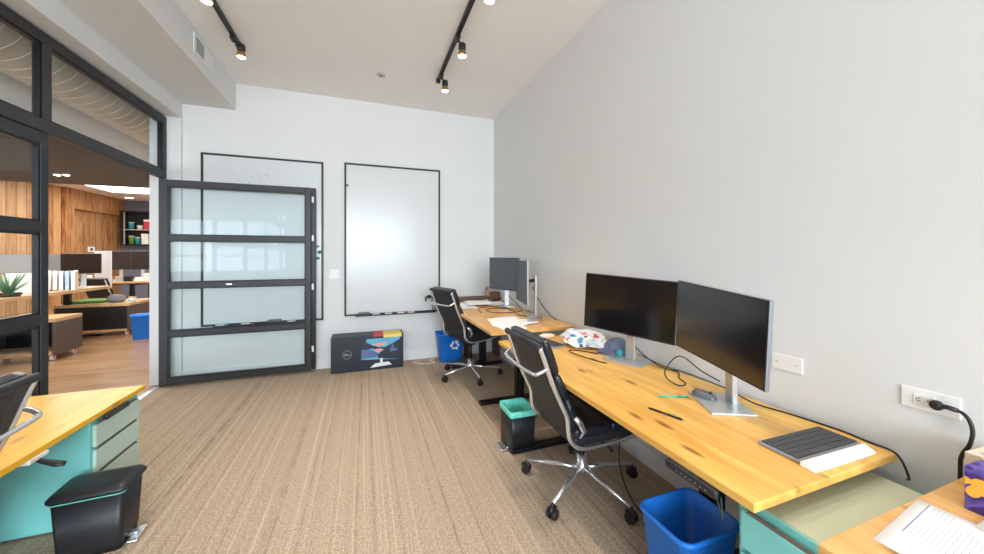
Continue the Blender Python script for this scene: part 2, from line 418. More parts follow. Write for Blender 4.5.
# ------------------------------------------------------------ ceiling: tracks, sprinkler, vent
def track(x, yend, heads, lab, zlab):
    root = thing('light_track', lab, 'track light', (x, yend, CZ))
    B().box(-.018, -5.6, -.035, .018, 0, -.001, .003).build('track_rail', M['blackmetal'], root)
    B().box(-.024, -.03, -.045, .024, .012, -.001, .003).build('track_end', M['black'], root)
    for i, (hx, hy) in enumerate(heads):
        h = B().box(-.02, -.035, -.07, .02, .035, -.035, .004)
        h.cyl((0, 0, -.06), (hx*.7, 0, -.11), .010).build  # stem
        hd = B().box(-.02, hy-.04-yend, -.065, .02, hy+.04-yend, -.03, .004)
        hd.tube([(0, hy-yend, -.05), (hx*.6, hy-yend, -.09), (hx, hy-yend, -.10)], .009)
        hd.lathe([(.018, 0), (.032, -.008), (.034, -.05), (.030, -.072)], (hx, hy-yend, -.085))
        ho = hd.build('lamp_head', M['black'], root); h.bm.free()
        B().lathe([(.030, -.07), (.034, -.085), (.038, -.115), (.036, -.12), (.028, -.105)], (hx, hy-yend, -.085)).build('lamp_ring', M['brass'], ho)
        B().lathe([(.0, -.113), (.034, -.112), (.036, -.119), (.022, -.128), (0, -.131)], (hx, hy-yend, -.085)).build('lamp_lens', M['lens'], ho)
        l = bpy.data.lights.new('spot', 'SPOT'); l.energy = 56; l.spot_size = R(66); l.spot_blend = .8; l.shadow_soft_size = .025; l.color = (1, .89, .76)
        lo = bpy.data.objects.new('spot', l); COL.objects.link(lo); lo.parent = root; lo.location = (hx, hy-yend, -.24)
    return root
track(.807, 4.03, [(.045, y) for y in (3.86, 3.13, 2.38, 1.62, .86, .1)], 'black ceiling track on the right, brass ringed lamp heads over the desks', '')
track(-1.13, 4.0, [(.06, y) for y in (3.85, 3.09, 2.3, 1.5, .7)], 'black ceiling track on the left, lamp heads beside the boxed soffit', '')
root = thing('ceiling_sprinkler', 'small grey round sprinkler cover on the ceiling between the light tracks', 'sprinkler', (.18, 4.15, CZ))
B().lathe([(.045, -.001), (.045, -.008), (.034, -.012), (0, -.013)]).build('cover_plate', M['vent'], root)
B().lathe([(.012, -.012), (.014, -.02), (0, -.022)]).build('sprinkler_head', M['slot'], root)
root = thing('air_vent', 'white wall register with grey grille on the soffit side', 'vent', (-1.43, 4.05, 3.355))
B().box(.0005, -.21, -.09, .010, .21, .09, .002).build('vent_frame', M['trim'], root)
B().box(.010, -.18, -.065, .013, -.02, .065).build('grille', M['vent'], root)
sl = B()
for i in range(9): sl.box(.012, -.18, -.062+i*.0145, .017, -.02, -.058+i*.0145)
sl.build('slats', M['vent'], root)
B().box(.010, .0, -.065, .013, .18, .065, .001).build('cover_panel', M['trim'], root)

# ------------------------------------------------------------ whiteboards
def whiteboard(x0, x1, z0, z1, lab, tray):
    root = thing('whiteboard', lab, 'whiteboard', ((x0+x1)/2, DY, z0))
    hw = (x1-x0)/2; h = z1-z0; t = .024
    B().box(-hw+t, -.012, t, hw-t, -.001, h-t).build('board_panel', M['wb'], root)
    B().box(-hw, -.018, 0, -hw+t, -.001, h).box(hw-t, -.018, 0, hw, -.001, h).box(-hw+t, -.018, 0, hw-t, -.001, t).box(-hw+t, -.018, h-t, hw-t, -.001, h).build('board_frame', M['black'], root)
    if tray: B().box(tray[0], -.075, -.004, tray[1], -.019, .004, .001).box(tray[0], -.078, -.004, tray[1], -.073, .014, .001).build('marker_tray', M['bezel'], root)
    return root
wb1 = whiteboard(-1.765, -.487, .62, 2.635, 'whiteboard with thin black frame behind the open glass door', (-.5, .45))
wb2 = whiteboard(-.24, 1.018, .65, 2.655, 'bare glossy whiteboard with black frame above the monitor carton', (-.5, .55))
def speck_mat():
    m = mat('used_whiteboard_enamel', srgb(210, 213, 215), .24, var=.01, scale=3, spec=.45); nt = m.node_tree; b = nt.nodes['Principled BSDF']
    v = tex(nt, 'Voronoi', mapping(nt, (1, 1, .7)), Scale=42.)
    n = tex(nt, 'Noise', mapping(nt, (1, 1, 1)), Scale=60.)
    dot = math_node(nt, 'LESS_THAN', math_node(nt, 'ADD', v.outputs['Distance'], math_node(nt, 'MULTIPLY', n.outputs['Fac'], .35)), .38)
    vec = mapping(nt, (2.6, 0, 5.5), loc=(.25, 0, -9.6)); g = nt.nodes.new('ShaderNodeTexGradient'); g.gradient_type = 'SPHERICAL'; nt.links.new(vec, g.inputs['Vector'])
    k = math_node(nt, 'MULTIPLY', dot, math_node(nt, 'MULTIPLY', g.outputs['Fac'], 1.6, True))
    nt.links.new(mixc(nt, math_node(nt, 'MULTIPLY', k, .75, True), srgb(212, 216, 218), srgb(140, 140, 144)), b.inputs['Base Color']); return m
[o for o in wb1.children if o.name.startswith('board_panel')][0].data.materials[0] = speck_mat()
def on_tray_eraser(x, z, lab):
    root = thing('board_eraser', lab, 'eraser', (x, DY-.045, z))
    B().box(-.07, -.022, 0, .07, .022, .018, .002).build('felt', M['black'], root)
    B().box(-.07, -.022, .018, .07, .022, .042, .005).build('eraser_back', M['slot'], root)
on_tray_eraser(-1.02, .624, 'black felt board eraser on the tray behind the glass door')
on_tray_eraser(0.0, .654, 'black felt board eraser on the tray above the carton')
def marker(x, y, z, colm, lab, grp, mp=.13):
    root = thing('dry_marker', lab, 'marker', (x, y, z), 0, grp)
    B().cyl((-mp/2, 0, .009), (mp*.2, 0, .009), .009, seg=12).build('barrel', M['white'], root)
    B().cyl((mp*.2, 0, .009), (mp/2, 0, .009), .0095, .008, seg=12).build('marker_cap', colm, root)
for x, c, l in ((.17, M['black'], 'white marker with black cap next to the eraser above the carton'), (.33, M['mtn'], 'white marker with navy cap in the middle of the long tray'), (.49, M['red'], 'white marker with red cap on the tray above the carton'), (.63, M['black'], 'white marker with black cap, rightmost on the tray above the carton')):
    marker(x, DY-.045, .654, c, l, 'markers on the right tray')
for x, c, l in ((-1.55, M['tealball'], 'marker with teal cap, leftmost on the tray behind the glass door'), (-1.30, M['red'], 'marker with red cap on the tray behind the glass door'), (-.82, M['black'], 'marker with black cap, rightmost on the tray behind the glass door')):
    marker(x, DY-.045, .624, c, l, 'markers on the left tray')
for x, z, r, l in ((-.548, 1.56, .014, 'topmost small green magnet on the whiteboard edge beside the door'), (-.530, 1.485, .024, 'larger dark teal magnet on the whiteboard edge, middle of three'), (-.548, 1.41, .019, 'lowest green magnet on the whiteboard edge beside the door')):
    tag(B().lathe([(r, 0), (r*.9, .012), (0, .013)], mtx=Matrix.Translation((x, DY-.0125, z))@Matrix.Rotation(R(90), 4, 'X')).build('magnet', M['greenmag']), l, 'magnet', 'magnets by the door')
tag(B().lathe([(.014, 0), (.012, .012), (0, .013)], mtx=Matrix.Translation((-.205, DY-.0125, 2.36))@Matrix.Rotation(R(90), 4, 'X')).build('magnet', M['black']), 'single black magnet at the upper left of the bare whiteboard', 'magnet')
root = thing('magnetic_holder', 'magnetic cup with black clip at the lower right of the bare whiteboard', 'holder', (.93, DY-.0125, .69))
B().lathe([(.036, 0), (.04, .12), (.036, .12), (.032, .01)], (0, -.042, 0), 16).build('cup', M['alu'], root)
B().tube([(-.03, -.03, .13), (-.03, -.03, .17), (-.08, -.03, .19), (-.12, -.03, .17), (-.12, -.03, .12)], .012).build('clip', M['black'], root)
B().box(-.09, -.035, .15, -.05, -.002, .20, .006).build('clip_magnet', M['black'], root)
root = thing('light_switch', 'white light switch plate on the back wall between the whiteboards', 'switch', (-.358, DY, 1.205))
B().box(-.058, -.006, -.058, .058, -.0005, .058, .002).build('cover_plate', M['white'], root)
for x in (-.024, .024): B().box(x-.016, -.010, -.033, x+.016, -.006, .033, .002).build('rocker', M['white'], root)

# ------------------------------------------------------------ outlets on the right wall
root = thing('blank_wall_plate', 'blank white wall plate beside the large monitor', 'wall plate', (RX, 1.052, .95))
B().box(-.006, -.062, -.036, -.0005, .062, .036, .002).build('cover_plate', M['white'], root)
for y in (-.04, .04): B().box(-.0075, y-.003, -.003, -.006, y+.003, .003).build('screw', M['alu'], root)
root = thing('wall_outlet', 'white wall outlet plate with a black plug in it, at the right', 'outlet', (RX, .617, .943))
B().box(-.006, -.068, -.036, -.0005, .068, .036, .002).build('cover_plate', M['white'], root)
for k, y in enumerate((.010,)):
    f = B().box(-.009, y-.024, -.017, -.006, y+.024, .017, .004).build('receptacle', M['white'], root)
    q = B()
    for s in (-1, 1):
        q.box(-.0095, y+s*.013-.005, .004, -.009, y+s*.013+.003, .006); q.box(-.0095, y+s*.013-.005, -.006, -.009, y+s*.013+.003, -.004)
        q.box(-.0095, y+s*.013+.004, -.002, -.009, y+s*.013+.007, .002)
    q.build('socket_slots', M['black'], f)
root = thing('power_cord', 'black power cord hanging from the wall outlet at the right', 'cord', (RX, .60, .942))
B().lathe([(.012, 0), (.016, .008), (.016, .02), (.010, .024), (0, .025)], mtx=Matrix.Translation((-.009, -.005, 0))@Matrix.Rotation(R(-90), 4, 'Y')@Matrix.Scale(1.0, 4)).tube([(-.022, -.005, 0), (-.026, -.03, .004), (-.022, -.05, 0)], .008).build('plug', M['black'], root)
B().tube(smooth_pts([(-.022, -.045, .001), (-.024, -.06, -.003), (-.028, -.075, -.02), (-.03, -.082, -.055), (-.03, -.075, -.10), (-.028, -.06, -.14), (-.022, -.055, -.20), (-.02, -.055, -.5)]), .0055).build('cable', M['cable'], root)

# ------------------------------------------------------------ desks
def desk(name, x0, x1, y0, y1, z, m, lab, legs, t=.028, footx=None, ctrl=None):
    root = thing(name, lab, 'desk', ((x0+x1)/2, (y0+y1)/2, 0)); cx, cy = (x0+x1)/2, (y0+y1)/2
    B().box(x0-cx, y0-cy, z-t, x1-cx, y1-cy, z, .0025).build('desktop', m, root)
    for ly in legs:
        leg = B().box(.02, ly-cy-.035, .03, .10, ly-cy+.035, z-t-.03, .003).build('leg', M['blackmetal'], root)
        f0, f1 = (x0-cx+.02, x1-cx-.06) if footx is None else (footx[0]-cx, footx[1]-cx)
        fb = B().box(f0, ly-cy-.035, .004, f1, ly-cy+.035, .032, .004)
        fb.build('foot', M['blackmetal'], root)
        B().box(x0-cx+.10, ly-cy-.02, z-t-.03, x1-cx-.08, ly-cy+.02, z-t, .002).build('support_arm', M['blackmetal'], root)
    B().box(.03, min(legs)-cy, z-t-.07, .07, max(legs)-cy, z-t-.03, .002).build('crossbar', M['blackmetal'], root)
    return root
dA = desk('desk', 1.045, 1.802, .68, 2.70, .74, M['desk'], 'long knotty oak desk along the right wall with two large monitors', (1.15, 2.36), footx=(1.03, 1.72))
dB = desk('desk', 1.0, 1.82, 2.75, 4.60, .80, M['deskfar'], 'far oak desk in the back right corner, covered with loose papers', (3.22, 4.38), footx=(1.05, 1.74))
dD = desk('desk', 1.05, 1.83, -1.4, .535, .74, M['deskfar'], 'oak desk corner at the lower right under the printed sheets', (-1.1, .2))
dL = desk('desk', -2.03, -1.345, 1.05, 2.93, .60, M['deskleft'], 'low bright yellow oak desk by the glass partition at the left', (1.3, 2.2))
# desk controls
def controller(loc, rz, lab, n=7):
    root = thing('desk_controller', lab, 'desk control', loc, rz)
    B().box(-.012, -.10, -.032, .012, .10, 0, .011, seg=4).build('control_body', M['bezel'], root)
    q = B()
    for i in range(n): q.ball((-.0118, -.065+i*.11/(n-1), -.016), .0022, (.4, 1, 1), 8)
    q.build('buttons', M['alu'], root)
    return root
c1 = controller((1.040, .885, .711), 0, 'black push button height controller under the edge of the long desk')
B().tube(smooth_pts([(0, -.09, -.02), (-.004, -.105, -.04), (-.002, -.115, -.075), (.005, -.108, -.05), (.012, -.10, -.02)]), .003).build('cord', M['cable'], c1)
controller((-1.338, 2.64, .571), PI, 'black slotted height controller under the edge of the yellow desk')
root = thing('desk_crank', 'black paddle lever with white label under the yellow desk', 'lever', (-1.36, 2.13, .571))
B().box(-.02, -.05, -.02, .02, .05, -.0005, .004).build('bracket', M['white'], root)
B().tube([(.0, 0, -.015), (.035, -.005, -.03), (.08, -.01, -.045), (.11, -.012, -.05)], [.008, .010, .014, .010], 10, flat=.5).build('paddle', M['black'], root)

# ------------------------------------------------------------ pedestals
def pedestal(loc, rz, lab, w_, d_, h_, sidemat, drawm, rows, group=None):
    """front faces local -x"""
    root = thing('drawer_pedestal', lab, 'drawer unit', loc, rz, group)
    B().box(0, 0, .012, d_, w_, h_, .003).build('body', sidemat, root)
    B().box(.004, .004, h_+.0003, d_-.004, w_-.004, h_+.003).build('top_reflection', M['mintreflect'], root)  # added sheet, its colour holds the reflected wall and warm light
    z = h_-.022
    for i, hh in enumerate(rows):
        z0 = z-hh
        dr = B().box(-.018, .018, z0, -.001, w_-.018, z-.012, .002).build('drawer', drawm, root)
        B().box(-.0195, .11, z-.034, -.012, w_-.11, z-.0122, .003).build('handle_lip', drawm, dr)
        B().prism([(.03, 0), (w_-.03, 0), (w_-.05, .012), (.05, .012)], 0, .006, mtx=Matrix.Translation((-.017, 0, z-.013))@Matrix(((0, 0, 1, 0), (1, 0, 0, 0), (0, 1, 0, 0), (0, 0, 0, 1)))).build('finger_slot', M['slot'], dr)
        z = z0-.006
    return root
pedestal((1.17, .39, 0), 0, 'mint steel drawer unit below the right end of the long desk', .42, .57, .655, M['mint'], M['mint'], (.13, .17, .27))
pedestal((-1.375, 2.91, 0), PI, 'mint steel drawer unit under the end of the yellow desk', .42, .57, .565, M['mint'], M['mintpale'], (.13, .13, .23))

# ------------------------------------------------------------ office chair (faces local +x)
def make_chair(lab):
    root = thing('office_chair', lab, 'office chair')
    for k in range(5):
        a = R(210+72*k)   # first arm direction in local frame for the near chair
        c, s = math.cos(a), math.sin(a)
        lg = B().tube([(.02*c, .02*s, .118), (.12*c, .12*s, .112), (.355*c, .355*s, .084)], [.019, .015, .010], 12, flat=.8).build('base_leg', M['chrome'], root)
        cs = B(); px, py = .36*c, .36*s
        for sgn in (-1, 1):
            n = Vector((-s, c, 0)); p = Vector((px, py, .031))
            cs.cyl(p+n*sgn*.008, p+n*sgn*.026, .030, .027, 16)
        cs.tube([(px-c*.03, py-s*.03, .045), (px, py, .066), (px+c*.028, py+s*.028, .048)], .013, 8)
        cs.cyl((px, py, .05), (px, py, .086), .007, seg=8)
        cs.build('caster', M['black'], lg)
    B().lathe([(.034, .10), (.038, .115), (.036, .145), (.030, .15), (.030, .2), (.0, .2)]).build('hub', M['chrome'], root)
    B().cyl((0, 0, .15), (0, 0, .30), .018).build('gas_lift', M['blackmetal'], root)
    B().box(-.12, -.07, .32, .13, .07, .378, .012).box(-.03, -.05, .29, .04, .05, .325, .006).build('tilt_mechanism', M['black'], root)
    B().tube([(.03, -.06, .345), (.03, -.20, .35), (.03, -.25, .345)], [.006, .006, .012]).build('height_lever', M['black'], root)
    prof = smooth_pts([(-.412, 0, .958), (-.383, 0, .885), (-.34, 0, .765), (-.282, 0, .64), (-.245, 0, .56), (-.238, 0, .49), (-.225, 0, .435), (-.185, 0, .392), (-.12, 0, .372), (-.03, 0, .37), (.12, 0, .378), (.25, 0, .40), (.31, 0, .425)], 4)
    back_end = max(i for i, p in enumerate(prof) if p.z > .455)
    bp = prof[:back_end+1]
    n = len(bp)-1
    def off(arr, i, d):
        t = (arr[min(i+1, len(arr)-1)]-arr[max(i-1, 0)]).normalized(); return arr[i]+Vector((-t.z, 0, t.x))*d
    for s_ in (-1, 1):
        y = s_*.222
        B().tube([Vector((p.x, y, p.z)) for p in prof], .011, 10, flat=1.2).build('side_rail', M['chrome'], root)
        B().tube([(-.20, y*1.02, .56), (-.165, y*1.02, .52), (-.14, y*1.02, .47), (-.17, y*1.02, .44)], [.014, .018, .018, .010], 10, flat=.6, up=(0, 1, 0)).build('rail_bracket', M['chrome'], root)
    # back shell sheet and rolled head rail
    B().grid(lambda u, v: off(bp, int(round(u*n)), 0.0)+Vector((0, (v-.5)*.43, 0)), n, 6, thick=.008).build('back_shell', M['backshell'], root)
    B().tube([(-.413, -.228, .962), (-.413, .228, .962)], .018, 14).build('head_roll', M['backshell'], root)
    # padded front of the back in three cushions
    L = [0]
    for i in range(n): L.append(L[-1]+(bp[i+1]-bp[i]).length)
    def at(l):
        for i in range(n):
            if L[i+1] >= l: 
                t = (l-L[i])/(L[i+1]-L[i]); p = bp[i].lerp(bp[i+1], t); d = (bp[i+1]-bp[i]).normalized(); return p, Vector((-d.z, 0, d.x))
        d = (bp[-1]-bp[-2]).normalized(); return bp[-1], Vector((-d.z, 0, d.x))
    cuts = [-.012, .18, .34, L[-1]-.02]
    for l0, l1 in zip(cuts, cuts[1:]):
        def fn(u, v, l0=l0, l1=l1):
            ang = 2*PI*v; ca, sa = math.cos(ang), math.sin(ang)
            ex = (abs(ca)**.45)*(1 if ca > 0 else -1); ey = (abs(sa)**.7)*(1 if sa > 0 else -1)
            p, nn = at(max(0, (l0+l1)/2+ex*(l1-l0)/2*.985))
            if (l0+l1)/2+ex*(l1-l0)/2*.985 < 0: p = p+Vector((-.003, 0, .012))
            e = 1-abs(2*u-1)**8*.35
            return p+nn*(.043+ey*.028*e)+Vector((0, (u-.5)*.45, 0))
        t = B().grid(fn, 14, 28)
        bmesh.ops.remove_doubles(t.bm, verts=t.bm.verts, dist=.0005)
        ed = [e for e in t.bm.edges if e.is_boundary]
        bmesh.ops.holes_fill(t.bm, edges=ed, sides=0)
        t.build('back_cushion', M['leather'], root)
    # seat cushions
    for x0, x1 in ((-.20, .045), (.045, .31)):
        B().box(x0, -.232, .428, x1-.002, .232, .492, .024, seg=4).build('seat_cushion', M['leather'], root)
    B().box(-.19, -.212, .378, .29, .212, .432, .012).build('seat_pan', M['backshell'], root)
    # U shaped bar behind the back
    q = smooth_pts([(-.37, -.226, .845), (-.412, -.222, .825), (-.434, -.187, .812), (-.44, 0, .808), (-.434, .187, .812), (-.412, .222, .825), (-.37, .226, .845)], 5)
    B().tube(q, .0105, 10).build('back_bar', M['chrome'], root)
    for o in root.children:
        if o.name.startswith(('seat_cushion',)):
            for p in o.data.polygons: p.use_smooth = True
    return root
ch = make_chair('black padded office chair at the long desk, nearest with its whole base showing')
ch.location = (1.285, 1.872, 0)
c2 = again(ch, (1.205, 4.05, 0), R(19), 'black padded office chair at the far desk in front of the blue recycling bin')
for o in c2.children:
    if o.name.startswith('base_leg'): o.rotation_euler = (0, 0, R(-30))
    elif o.name.startswith('gas_lift'): o.scale = (1, 1, 1.28)
    elif not o.name.startswith('hub'): o.location.z += .085     # this chair is raised higher
again(ch, (-1.635, 1.70, 0), R(182), 'black padded office chair cut off at the left edge by the yellow desk')
again(ch, (-4.93, 9.6, 0), R(75), 'black office chair out in the open office behind the rolling bench')

# ------------------------------------------------------------ bins
def rbox_ring(w_, d_, r, n=5):
    pts = []
    for cx, cy, a0 in ((w_/2-r, d_/2-r, 0), (-w_/2+r, d_/2-r, 90), (-w_/2+r, -d_/2+r, 180), (w_/2-r, -d_/2+r, 270)):
        for k in range(n+1):
            a = R(a0+90*k/n); pts.append((cx+r*math.cos(a), cy+r*math.sin(a)))
    return pts
def loft(b, rings, close_last=True):
    t = bmesh.new(); vs = [[t.verts.new(p) for p in r] for r in rings]; n = len(vs[0])
    for i in range(len(vs)-1):
        for k in range(n):
            f = t.faces.new((vs[i][k], vs[i][(k+1) % n], vs[i+1][(k+1) % n], vs[i+1][k])); f.smooth = True
    t.faces.new(vs[0][::-1])
    if close_last: t.faces.new(vs[-1])
    return b.merge(t)
def open_bin(name, lab, loc, rz, wt, dt, wb, db, h, m, rim=True, group=None):
    root = thing(name, lab, 'bin', loc, rz, group)
    def ring(w_, d_, r, z): return [(x, y, z) for x, y in rbox_ring(w_, d_, r)]
    t = .003; e = .009 if rim else 0
    rings = [ring(wb-.02, db-.02, .03, .0), ring(wb, db, .035, .01), ring(wt, dt, .045, h-.022)]
    if rim: rings += [ring(wt+2*e, dt+2*e, .05, h-.02), ring(wt+2*e+.003, dt+2*e+.003, .05, h-.008), ring(wt+e, dt+e, .048, h)]
    else: rings += [ring(wt, dt, .045, h)]
    rings += [ring(wt-2*t, dt-2*t, .042, h-.004), ring(wb-2*t, db-2*t, .033, .02)]
    loft(B(), rings).build('bin_body', m, root); return root
rb = open_bin('recycling_bin', 'blue plastic recycling bin with white symbol behind the far chair', (1.115, 4.74, 0), 0, .37, .25, .29, .19, .39, M['blue'])
def recycle(parent, loc, rot, s, m):
    b = B()
    for k in range(3):
        a = R(120*k)
        poly_band = [(-.55, -.62), (.22, -.62), (.22, -.34), (-.40, -.34)]
        head = [(.22, -.82), (.62, -.48), (.22, -.14)]
        mtx = Matrix.Rotation(a, 4, 'Z')
        b.prism([(x*s, y*s) for x, y in poly_band], 0, .0012, mtx)
        b.prism([(x*s, y*s) for x, y in head], 0, .0012, mtx)
        mid = [(.50, -.42), (.80, -.02), (.62, .08)]
    o = b.build('recycling_symbol', m, parent); o.location = loc; o.rotation_euler = rot; return o
recycle(rb, (.04, -.118, .23), (R(97), 0, 0), .085, M['white'])
open_bin('waste_bin', 'large blue open wastebasket at the front under the long desk', (1.27, 1.09, 0), 0, .30, .245, .235, .19, .375, M['blue'])
# slim step bin with teal liner
root = thing('step_bin', 'slim black bin with teal liner bag and chrome pedal beside the near chair', 'bin', (1.10, 2.445, 0))
def ring(w_, d_, r, z): return [(x, y, z) for x, y in rbox_ring(w_, d_, r)]
loft(B(), [ring(.19, .22, .02, 0), ring(.20, .23, .02, .29), ring(.185, .215, .018, .29), ring(.18, .21, .018, .02)]).build('bin_body', M['darkbin'], root)
loft(B(), [ring(.165, .195, .018, .10), ring(.182, .212, .018, .285), ring(.192, .222, .02, .305), ring(.212, .242, .024, .305), ring(.212, .242, .024, .27), ring(.205, .235, .02, .262)][::1], False).build('liner_bag', M['teal'], root)
B().box(-.155, -.055, .006, -.098, .055, .018, .005).tube([(-.10, -.045, .01), (-.10, -.045, .03)], .006).build('pedal', M['chrome'], root)
# lidded step bin at the left
root = thing('step_bin', 'black lidded pedal bin with teal rim line in front of the yellow desk', 'bin', (-1.245, 2.325, 0), R(3))
loft(B(), [ring(.225, .165, .02, 0), ring(.24, .18, .022, .05), ring(.262, .20, .022, .285)]).build('bin_body', M['darkbin'], root)
loft(B(), [ring(.268, .206, .022, .283), ring(.268, .206, .022, .290)]).build('liner_bag', M['teal'], root)
loft(B(), [ring(.28, .215, .03, .2905), ring(.30, .218, .035, .297), ring(.30, .218, .035, .306), ring(.275, .19, .03, .322), ring(.20, .13, .03, .328)]).build('bin_lid', M['darkbin'], root)
B().box(.125, -.06, .004, .165, .06, .014, .004).box(.11, -.02, .014, .15, .02, .03, .003).build('pedal', M['chrome'], root)

# ------------------------------------------------------------ carton with the monitor print
root = thing('monitor_carton', 'dark printed carton for a curved monitor standing against the back wall', 'box', (.05, 4.785, 0), 0); root.scale = (1.02, 1, 1.09)
B().box(-.42, -.125, .002, .42, .125, .40, .004).build('carton_body', M['boxdark'], root)
B().box(-.418, -.123, .4003, .418, .123, .4018).build('carton_top', M['boxtop'], root)
B().box(.06, -.124, .402, .18, .10, .4035).box(.06, -.1265, .385, .18, -.1252, .4035).build('red_label', M['red'], root)
B().box(.18, -.124, .402, .40, .10, .4035).box(.18, -.1265, .365, .40, -.1252, .4035).build('yellow_label', M['yellow'], root)
def flat(name, poly, m, d, parent=root, y=-.1255):
    return B().prism(poly, 0, .0004, Matrix.Translation((0, y-d, 0))@Matrix(((1, 0, 0, 0), (0, 0, -1, 0), (0, 1, 0, 0), (0, 0, 0, 1)))).build(name, m, parent)
flat('printed_sky', [(-.08, .13), (.38, .10), (.38, .365), (-.02, .36), (-.03, .30), (-.08, .26)], M['sky'], .0)
flat('printed_lake', [(-.08, .14), (.16, .15), (.10, .20), (.02, .24), (-.08, .28)], M['slateblue'], .0005)
flat('printed_mountain', [(-.08, .24), (-.08, .33), (-.05, .34), (.04, .29), (.12, .26), (.20, .255), (.28, .29), (.38, .34), (.38, .10), (.30, .11), (.12, .13), (.11, .17), (.17, .22), (.04, .25)], M['mtn'], .0010)
flat('printed_rock', [(.04, .285), (.12, .31), (.20, .32), (.22, .295), (.12, .268)], M['pink'], .0015)
flat('printed_rock', [(.06, .235), (.14, .245), (.19, .225), (.10, .20)], M['pink'], .0015)
flat('printed_stand', [(.02, .028), (.08, .075), (.14, .078), (.14, .13), (.17, .13), (.17, .08), (.24, .082), (.28, .045)], M['white'], .002)
flat('printed_figure', [(.25, .20), (.29, .30), (.31, .24), (.36, .22), (.33, .20)], M['slateblue'], .002)
rg = B()
N = 40
for k in range(N):
    a0, a1 = 2*PI*k/N, 2*PI*(k+.82)/N; r0, r1 = .046, .049
    rg.prism([(r0*math.cos(a0), r0*math.sin(a0)), (r1*math.cos(a0), r1*math.sin(a0)), (r1*math.cos(a1), r1*math.sin(a1)), (r0*math.cos(a1), r0*math.sin(a1))], 0, .0004, Matrix.Translation((-.24, -.126, .20))@Matrix(((1, 0, 0, 0), (0, 0, -1, 0), (0, 1, 0, 0), (0, 0, 0, 1))))
rg.build('ring_logo', M['alu'], root)
text('logo_letters', 'DELL', .032, M['alu'], root, (-.24, -.1262, .20), (PI/2, 0, 0), .0002)

# ------------------------------------------------------------ monitors (screen faces local +x)
def monitor(lab, loc, rz, w_, z0, z1, panel, rz2, roll, screen, post=None, bw=.25, bd=.19, border=.007, tilt=0, postx=(-.03, 0), group=None, baseoff=(0, 0)):
    root = thing('monitor', lab, 'monitor', loc, rz, group)
    zb = loc[2]
    pm = Matrix.Translation((panel[0]-loc[0], panel[1]-loc[1], 0))
    # panel empty-free: transform into local frame of root
    M0 = Matrix.Rotation(-rz, 4, 'Z')@Matrix.Translation((panel[0]-loc[0], panel[1]-loc[1], (z0+z1)/2-zb))@Matrix.Rotation(rz2, 4, 'Z')@Matrix.Rotation(roll, 4, 'X')@Matrix.Rotation(tilt, 4, 'Y')
    h = z1-z0
    t = B(); t.box(-.012, -w_/2, -h/2, .006, w_/2, h/2, .003); t.box(-.035, -w_*.3, -h*.35, -.010, w_*.3, h*.25, .012)
    t.bm.transform(M0); sh = t.build('monitor_shell', M['shell'], root)
    t = B(); t.box(.0055, -w_/2+.002, -h/2+.002, .0075, w_/2-.002, h/2-.002, .0005); t.bm.transform(M0); t.build('bezel', M['bezel'], root)
    t = B(); t.box(.0072, -w_/2+border, -h/2+border*1.6, .0085, w_/2-border, h/2-border); t.bm.transform(M0); t.build('screen', screen, root)
    # stand
    px, py = postx
    top = (z0+z1)/2-zb+.08 if post is None else post
    B().box(px-.013, py-.033, .006, px+.013, py+.033, top, .006).build('stand_post', M['alu'], root)
    c = M0@Vector((-.02, 0, -.0))
    B().tube([(px, py, c.z), tuple(c)], .018, 10).build('mount_arm', M['bezel'], root)
    B().prism([(-bd/2+baseoff[0], -bw/2+baseoff[1]), (bd/2+baseoff[0], -bw/2+baseoff[1]), (bd/2+baseoff[0], bw/2+baseoff[1]), (-bd/2+baseoff[0], bw/2+baseoff[1])], 0.0, .010, bev=.002).build('stand_base', M['alu'], root)
    return root
a2 = math.atan2(.268, -.963)
monitor('largest monitor nearest the camera, screen mirroring an orange glow', (1.59, 1.19, .74), R(153), .575, .936, 1.296, (1.533, 1.17), a2, R(-3.6), M['screen'], postx=(-.055, -.01))
a1 = math.atan2(-.398, -.917)
monitor('wide black monitor on the long desk next to the cap and bag', (1.655, 1.885, .74), R(203), .61, .932, 1.31, (1.60, 1.83), a1, R(-3), M['screen'], postx=(-.045, 0))
monitor('matte grey monitor facing the room on the far desk', (1.71, 4.12, .80), R(250), .53, 1.04, 1.42, (1.54, 3.80), math.atan2(-.17, -.50)-R(3)*0, 0, M['screen_grey'], postx=(-.03, 0), bw=.2, bd=.16)
monitor('grey monitor seen edge on beside its silver stand on the far desk', (1.70, 3.36, .80), R(168), .54, .96, 1.395, (1.545, 3.32), R(167), 0, M['screen_grey'], post=.43, postx=(-.02, 0), bw=.2, bd=.18)

# ------------------------------------------------------------ things on the long desk
TZ = .7402
def keyboard(lab, loc, rz, L_, W_, rows, cols, base, keym, group=None):
    root = thing('keyboard', lab, 'keyboard', loc, rz, group)
    B().prism([(0, 0), (L_, 0), (L_, W_), (0, W_)], .001, .012, bev=.003).build('keyboard_body', base, root)
    kw, kh = (L_-.016)/cols, (W_-.014)/rows
    proto = None
    for r in range(rows):
        c = 0
        while c < cols:
            wide = 5 if (r == 0 and c == 4) else 1
            if wide == 5:
                o = B().box(.0012, .0012, 0, kw*5-.0012, kh-.0012, .005, .0012).build('space_bar', keym, root)
            elif proto is None:
                o = B().box(.0012, .0012, 0, kw-.0012, kh-.0012, .005, .0012).build('key', keym, root); proto = o
            else:
                o = proto.copy(); COL.objects.link(o)
            o.location = (.008+c*kw, .007+r*kh, .0118); c += wide
    return root
keyboard('dark grey keyboard at the near end of the long desk', (1.385, .757, TZ), R(-1), .352, .135, 5, 15, M['keybase'], M['keycap'])
root = thing('wrist_rest', 'white wedge shaped bar against the front edge of the near keyboard', 'wrist rest', (1.375, .752, TZ), R(-1))
